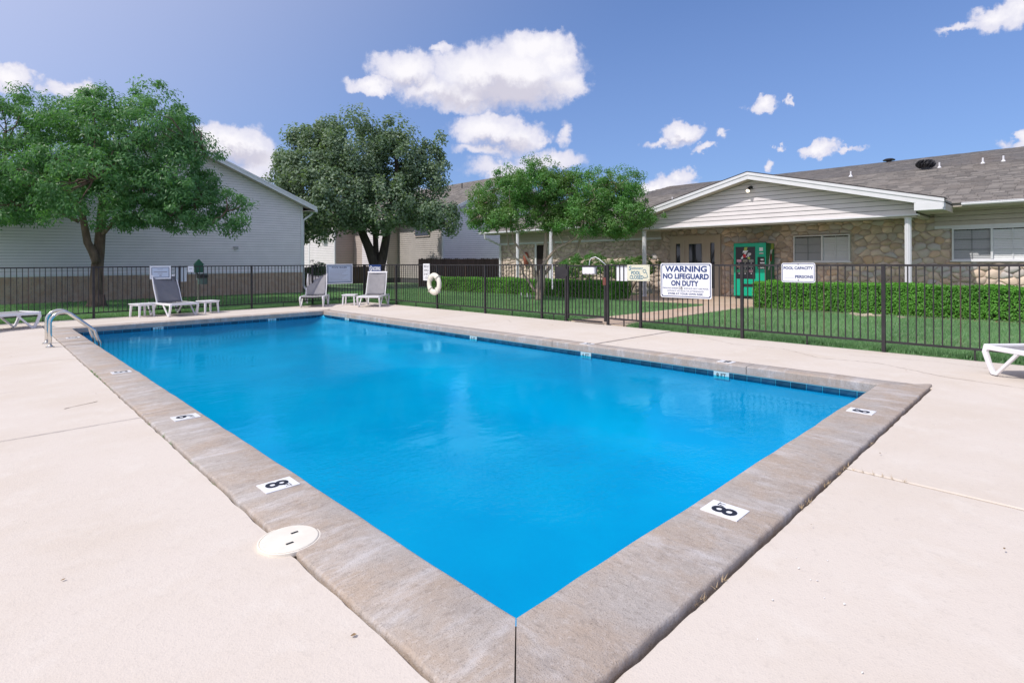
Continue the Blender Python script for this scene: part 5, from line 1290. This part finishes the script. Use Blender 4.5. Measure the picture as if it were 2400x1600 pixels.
o = mb.build('trunk', M_BARK3, t3, smooth=True); rel(o, t3)
L3 = cam_lobes([(.6, 17.6, 3.75, 1.25, 1.3, .72), (-.5, 17.7, 3.25, 1.0, 1.1, .62), (-.95, 17.4, 2.75, .62, .7, .38), (2.0, 17.7, 3.4, 1.35, 1.4, .8), (3.35, 17.6, 3.6, .85, 1.0, .68), (3.5, 17.3, 2.75, 1.15, 1.0, .62), (2.3, 16.7, 2.5, 1.0, .7, .45), (2.9, 16.9, 2.3, .8, .6, .3), (4.2, 17.5, 2.6, .5, .6, .4), (.2, 17.2, 2.55, .8, .6, .42), (1.5, 17.4, 2.5, .8, .7, .4), (3.2, 17.0, 2.35, 1.0, .7, .36), (-.9, 17.3, 2.55, .6, .6, .35), (2.6, 17.3, 3.0, 1.1, .9, .6),
                (-.15, 17.0, 2.55, .7, .6, .36), (1.2, 18.3, 3.1, 1.1, .8, .6), (1.3, 17.2, 2.35, .5, .4, .18)])
P_, o = foliage(t3, L3, 1750, 78, .19, .062, .034, M_LF3, 41, droop=.0, shell=.38, flat=.85, gap=.24, gs=2.3); rel(o, t3)
fk = [tuple(p) for s_ in S for p in s_[len(s_) // 2:]] + [l[:3] for l in L3[:7]]
branches(t3, fk, P_[::3], M_BARK3, rng, .022); rel([c for c in children(t3) if c.name.startswith('branches')][0], t3)

# --- hedges
def hedge(label, x0, x1, y0, y1, h, n, seed, core=(.018, .035, .010)):
    t = thing('trimmed_hedge', label, 'hedge', ((x0 + x1) / 2, (y0 + y1) / 2, 0)); rng = np.random.default_rng(seed)
    mb = MB(); mb.box(x0 + .09, x1 - .09, y0 + .09, y1 - .09, .06, h - .07); o = mb.build('inner_twigs', M('hedge interior', core, .95, .3, 20), t); rel(o, t)
    # points over the faces, wavy surface
    A = [(x1 - x0) * (y1 - y0), (y1 - y0) * h, (y1 - y0) * h * .4, (x1 - x0) * h, (x1 - x0) * h]; pr = np.array(A) / sum(A); k = rng.choice(5, n, p=pr)
    u = rng.random(n); v_ = rng.random(n); dep = np.abs(rng.normal(0, .045, n)); P_ = np.zeros((n, 3)); N_ = np.zeros((n, 3))
    X = x0 + (x1 - x0) * u; Y = y0 + (y1 - y0) * v_; Z = h * (.03 + .97 * rng.random(n))
    for kk, (ax, pos, nv) in enumerate((('z', h, (0, 0, 1)), ('x', x0, (-1, 0, 0)), ('x', x1, (1, 0, 0)), ('y', y0, (0, -1, 0)), ('y', y1, (0, 1, 0)))):
        m_ = k == kk; nv = np.array(nv, float); P_[m_] = np.stack([X[m_], Y[m_], Z[m_]], 1); i_ = 'xyz'.index(ax); P_[m_, i_] = pos - nv[i_] * dep[m_]; N_[m_] = nv
    wv = np.array([noise.noise(Vector((p[0] * 1.7, p[1] * 1.7, p[2] * 2.2))) + .5 * noise.noise(Vector((p[0] * 6, p[1] * 6, p[2] * 6))) for p in P_]); lowf = np.array([noise.noise(Vector((p[0] * .9, p[1] * .9, 3))) for p in P_]); P_ += N_ * (wv * .055 + lowf * .05)[:, None]
    # rounded edges
    c = np.array([(x0 + x1) / 2, (y0 + y1) / 2, h / 2]); N_ = N_ + np.array([0, 0, .25])
    v2, f = leaf_quads(P_, N_, .042, .026, rng, -.2)
    o = fast_mesh('foliage', v2, f, M_HEDGE, np.repeat(rng.random(n), 4), t); rel(o, t)
hedge('long trimmed green hedge in front of the right porch wall', 14.75, 15.85, -1.6, 5.95, .68, 62000, 5)
hedge('long low trimmed hedge behind the gate and pale barked tree', 14.6, 15.7, 10.35, 20.3, .58, 62000, 6)
def shrub(label, x, y, rx, ry, rz, zc, n, seed, mat=None):
    t = thing('shrub', label, 'shrub', (x, y, 0)); rng = np.random.default_rng(seed)
    P_, o = foliage(t, [(x, y, zc, rx, ry, rz), (x + rx * .2, y - ry * .4, zc + .08, rx * .7, ry * .6, rz * .8), (x - .1, y + ry * .45, zc - .05, rx * .8, ry * .55, rz * .85)], n, 40, .10, .055, .03, mat or M_LF3, seed, droop=0, shell=.4, name='foliage'); rel(o, t)
    mb = MB()
    for k in range(7):
        a = k * .9; mb.sweep([(0, 0, 0), (rx * .3 * math.cos(a), ry * .3 * math.sin(a), zc * .6), (rx * .6 * math.cos(a), ry * .6 * math.sin(a), zc)], [.02, .014, .006], 5)
    mb.build('stems', M_BARK1, t, smooth=True)
shrub('tall loose green shrub against the stone wall left of the porch, nearer the doorway', 17.5, 13.9, .6, 1.3, .55, 1.05, 260, 51)
shrub('dark green shrub behind the left porch column', 17.5, 11.6, .6, 1.2, .50, .95, 240, 52)
shrub('dark evergreen bush at the corner of the grey house', 11.6, 24.8, .6, .6, .7, .65, 200, 53, M_LF2)

# --- turf blades
def grass(name, regs, n, h, wd, seed):
    rng = np.random.default_rng(seed); A = np.array([(b_ - a) * (d - c) for a, b_, c, d in regs]); k = rng.choice(len(regs), n, p=A / A.sum()); R_ = np.array(regs)[k]
    x = R_[:, 0] + (R_[:, 1] - R_[:, 0]) * rng.random(n); y = R_[:, 2] + (R_[:, 3] - R_[:, 2]) * rng.random(n)
    bad = ((x > 8.9) & (x < 15.3) & (y > 6.1) & (y < 7.32)) | ((x > 14.75) & (y > 4.9) & (y < 11.3))
    x, y = x[~bad], y[~bad]; n = len(x); a = rng.random(n) * 6.283; hh = h * rng.uniform(.5, 1.3, n)
    ox, oy = np.cos(a) * wd, np.sin(a) * wd; lx, ly = rng.normal(0, .4, n) * hh, rng.normal(0, .4, n) * hh
    v = np.empty((n, 3, 3)); v[:, 0] = np.stack([x - ox, y - oy, np.full(n, -.012)], 1); v[:, 1] = np.stack([x + ox, y + oy, np.full(n, -.012)], 1); v[:, 2] = np.stack([x + lx, y + ly, hh], 1)
    o = fast_mesh(name, v.reshape(-1, 3), np.arange(n * 3).reshape(n, 3), M_BLADE, np.repeat(rng.random(n), 3)); o['kind'] = 'stuff'; return o
M_BLADE = tint_mat('grass blade', (.17, .345, .15), (.26, .41, .22), rough=.6, nz=.8, trans=.3, cc=(.085, .19, .09))
grass('grass', [(8.95, 14.8, -2, 15.8), (8.95, 15, 10, 22), (-6, 9, 15.8, 23)], 260000, .045, .006, 8)
grass('rough_grass_edge', [(8.93, 9.4, -2, 6.0), (8.93, 9.3, 7.5, 15.8), (-6, 8.9, 15.74, 15.95)], 60000, .065, .005, 9)

# ------------------------------------------------------------------ wear and litter on the deck
def crack(pts, wd, name, mat, z=.0005, seed=1):
    mb = MB(); rr = random.Random(seed); L = []
    for (a, b_) in zip(pts[:-1], pts[1:]):
        n = max(2, int(math.dist(a, b_) / .05))
        for k in range(n): L.append((a[0] + (b_[0] - a[0]) * k / n + rr.uniform(-.012, .012), a[1] + (b_[1] - a[1]) * k / n + rr.uniform(-.012, .012)))
    L.append(pts[-1]); vs = []
    for i, p in enumerate(L):
        q = L[min(i + 1, len(L) - 1)]; o_ = L[max(i - 1, 0)]; d = Vector((q[0] - o_[0], q[1] - o_[1])).normalized(); w = wd * rr.uniform(.2, 1)
        vs += [(p[0] - d.y * w, p[1] + d.x * w, z), (p[0] + d.y * w, p[1] - d.x * w, z)]
    mb.add(vs, [(2 * i, 2 * i + 1, 2 * i + 3, 2 * i + 2) for i in range(len(L) - 1)]); mb.build(name, mat, deck)
M_CRACK = M('dark brown crack', (.22, .16, .12), .95, .3, 30)  # thin dark brown strips for the deck cracks
crack([(8.75, 4.55), (8.2, 3.6), (8.25, 2.9), (7.8, 2.3), (7.9, 1.7), (7.45, .95), (7.3, .2), (6.9, -.7)], .0045, 'crack', M_CRACK, -.0105, 2)
crack([(8.3, 2.1), (8.5, 1.2), (8.3, .4)], .003, 'crack', M_CRACK, -.0105, 3)
crack([(.55, 6.10), (.80, 6.22)], .008, 'crack', M_CRACK, .0015, 5)
crack([(-2.5, 7.35), (-1, 7.1), (.3, 7.3)], .0022, 'crack', M_CRACK, .0015, 6)
crack([(8.85, 8.6), (8.2, 8.5), (7.9, 8.1)], .003, 'crack', M_CRACK, .0015, 7)
def litter(name, pts, size, mat, kind='stuff'):
    mb = MB(); rr = random.Random(len(pts))
    for (x, y, z) in pts:
        n = rr.randint(4, 6); a0 = rr.random() * 6; s_ = size * rr.uniform(.4, 1.3); vs = []
        for k in range(n): a = a0 + 6.283 * k / n; r = s_ * rr.uniform(.5, 1); vs.append((x + r * math.cos(a), y + r * .6 * math.sin(a), z + rr.uniform(0, .004)))
        mb.add(vs, [tuple(range(n))])
    o = mb.build(name, mat); o['kind'] = 'stuff'
rr = random.Random(44)
litter('paint_flecks', [(rr.gauss(2.35, .22), rr.gauss(.70, .13), -.013) for _ in range(16)] + [(rr.uniform(3.6, 6), rr.uniform(0, .9), -.009) for _ in range(4)], .0065, M('white flake', (.85, .84, .82), .7))
lp = []
for _ in range(150):
    x, y = rr.uniform(-4, 8.8), rr.uniform(-1, 15.6)
    if .95 < x < 6.8 and .95 < y < 14: continue
    lp.append((x, y, .003))
for _ in range(60): lp.append((rr.uniform(6.8, 8.85), rr.uniform(.5, 15), .003))
litter('leaf_litter', lp, .011, M('dry leaf', (.26, .17, .09), .9, .4, 20))
def tufts(name, spots, mat, n, h, seed):
    rng = np.random.default_rng(seed); V = []
    for (x, y, z) in spots:
        for _ in range(n):
            a = rng.random() * 6.283; r = rng.random() * .012; b_ = np.array([x + r * math.cos(a), y + r * math.sin(a), z]); t_ = b_ + np.array([rng.normal(0, .5) * h, rng.normal(0, .5) * h, h * rng.uniform(.3, 1)])
            w = np.array([-math.sin(a), math.cos(a), 0]) * .0014; V += [b_ - w, b_ + w, t_]
    V = np.array(V); o = fast_mesh(name, V, np.arange(len(V)).reshape(-1, 3), mat, rng.random(len(V))); o['kind'] = 'stuff'
tufts('crack_weeds', [(.978, 8.0 + rr.gauss(0, .12), -.01) for _ in range(9)] + [(.978, 7.55 + rr.gauss(0, .1), -.01) for _ in range(9)] + [(.976, rr.uniform(3, 9), -.01) for _ in range(8)], M_BLADE, 9, .035, 3)
tufts('dry_straw', [(x_ + rr.gauss(0, .03), .972, -.014) for x_ in (1.9, 2.05, 3.0, 3.1, 3.4, 3.62, 3.78, 3.8, 4.4) for _ in range(3)] + [(3.783, .93 - .05 * k, -.016) for k in range(6)], M('straw', (.50, .38, .24), .9), 5, .03, 4)
# ---------- small things on the lawns
for k, (u_, v_) in enumerate(((1222, 694), (1236, 697), (1243, 701))):
    d_ = at_px(u_, v_, 1) - Vector((0, 0, 1.25)); q = Vector((0, 0, 1.25)) + d_ * (1.25 / -d_.z)
    t = thing('lawn_stake', ('short white stake farthest left of the pale barked tree', 'short white stake in the middle of the three by the pale barked tree', 'short white stake nearest the trunk of the pale barked tree')[k], 'stake', (q.x, q.y, 0), 0, 'short white stakes in the lawn')
    mb = MB(); mb.box(-.012, .012, -.012, .012, -.05, .13 + .02 * k); mb.build('peg', M_TRIM, t)
rr = random.Random(9); mb = MB()
for k in range(16):
    x, y = 14.35 + rr.gauss(0, .14), 3.3 + rr.gauss(0, .30); a = rr.random() * 3; l_, w_ = rr.uniform(.05, .13), rr.uniform(.03, .06)
    c_, s_ = math.cos(a), math.sin(a); h_ = rr.uniform(.02, .05)
    mb.prism([(x + c_ * p_ - s_ * q_, y + s_ * p_ + c_ * q_, 0) for p_, q_ in ((-l_, -w_), (l_, -w_ * .7), (l_ * .8, w_), (-l_ * .9, w_ * .8))], (0, 0, h_))
o = mb.build('stone_rubble', M('pale rubble', (.50, .42, .34), .9, .3, 9)); o['kind'] = 'stuff'
mb = MB()
for (x0, x1, y0, y1) in ((14.6, 16.1, -1.9, 6.1), (14.5, 15.9, 10.2, 20.5)):
    pts = []; n = 40
    for k in range(n): pts.append((x0 + .10 * noise.noise(Vector((k * .7, x0, 2))), y0 + (y1 - y0) * k / (n - 1), -.0045))
    mb.add(pts + [(x1, y1, -.0045), (x1, y0, -.0045)], [tuple(range(n + 2))])
struct('bare_soil', mb, M('bare red soil', (.30, .19, .12), .95, .3, 12, bump=.5))
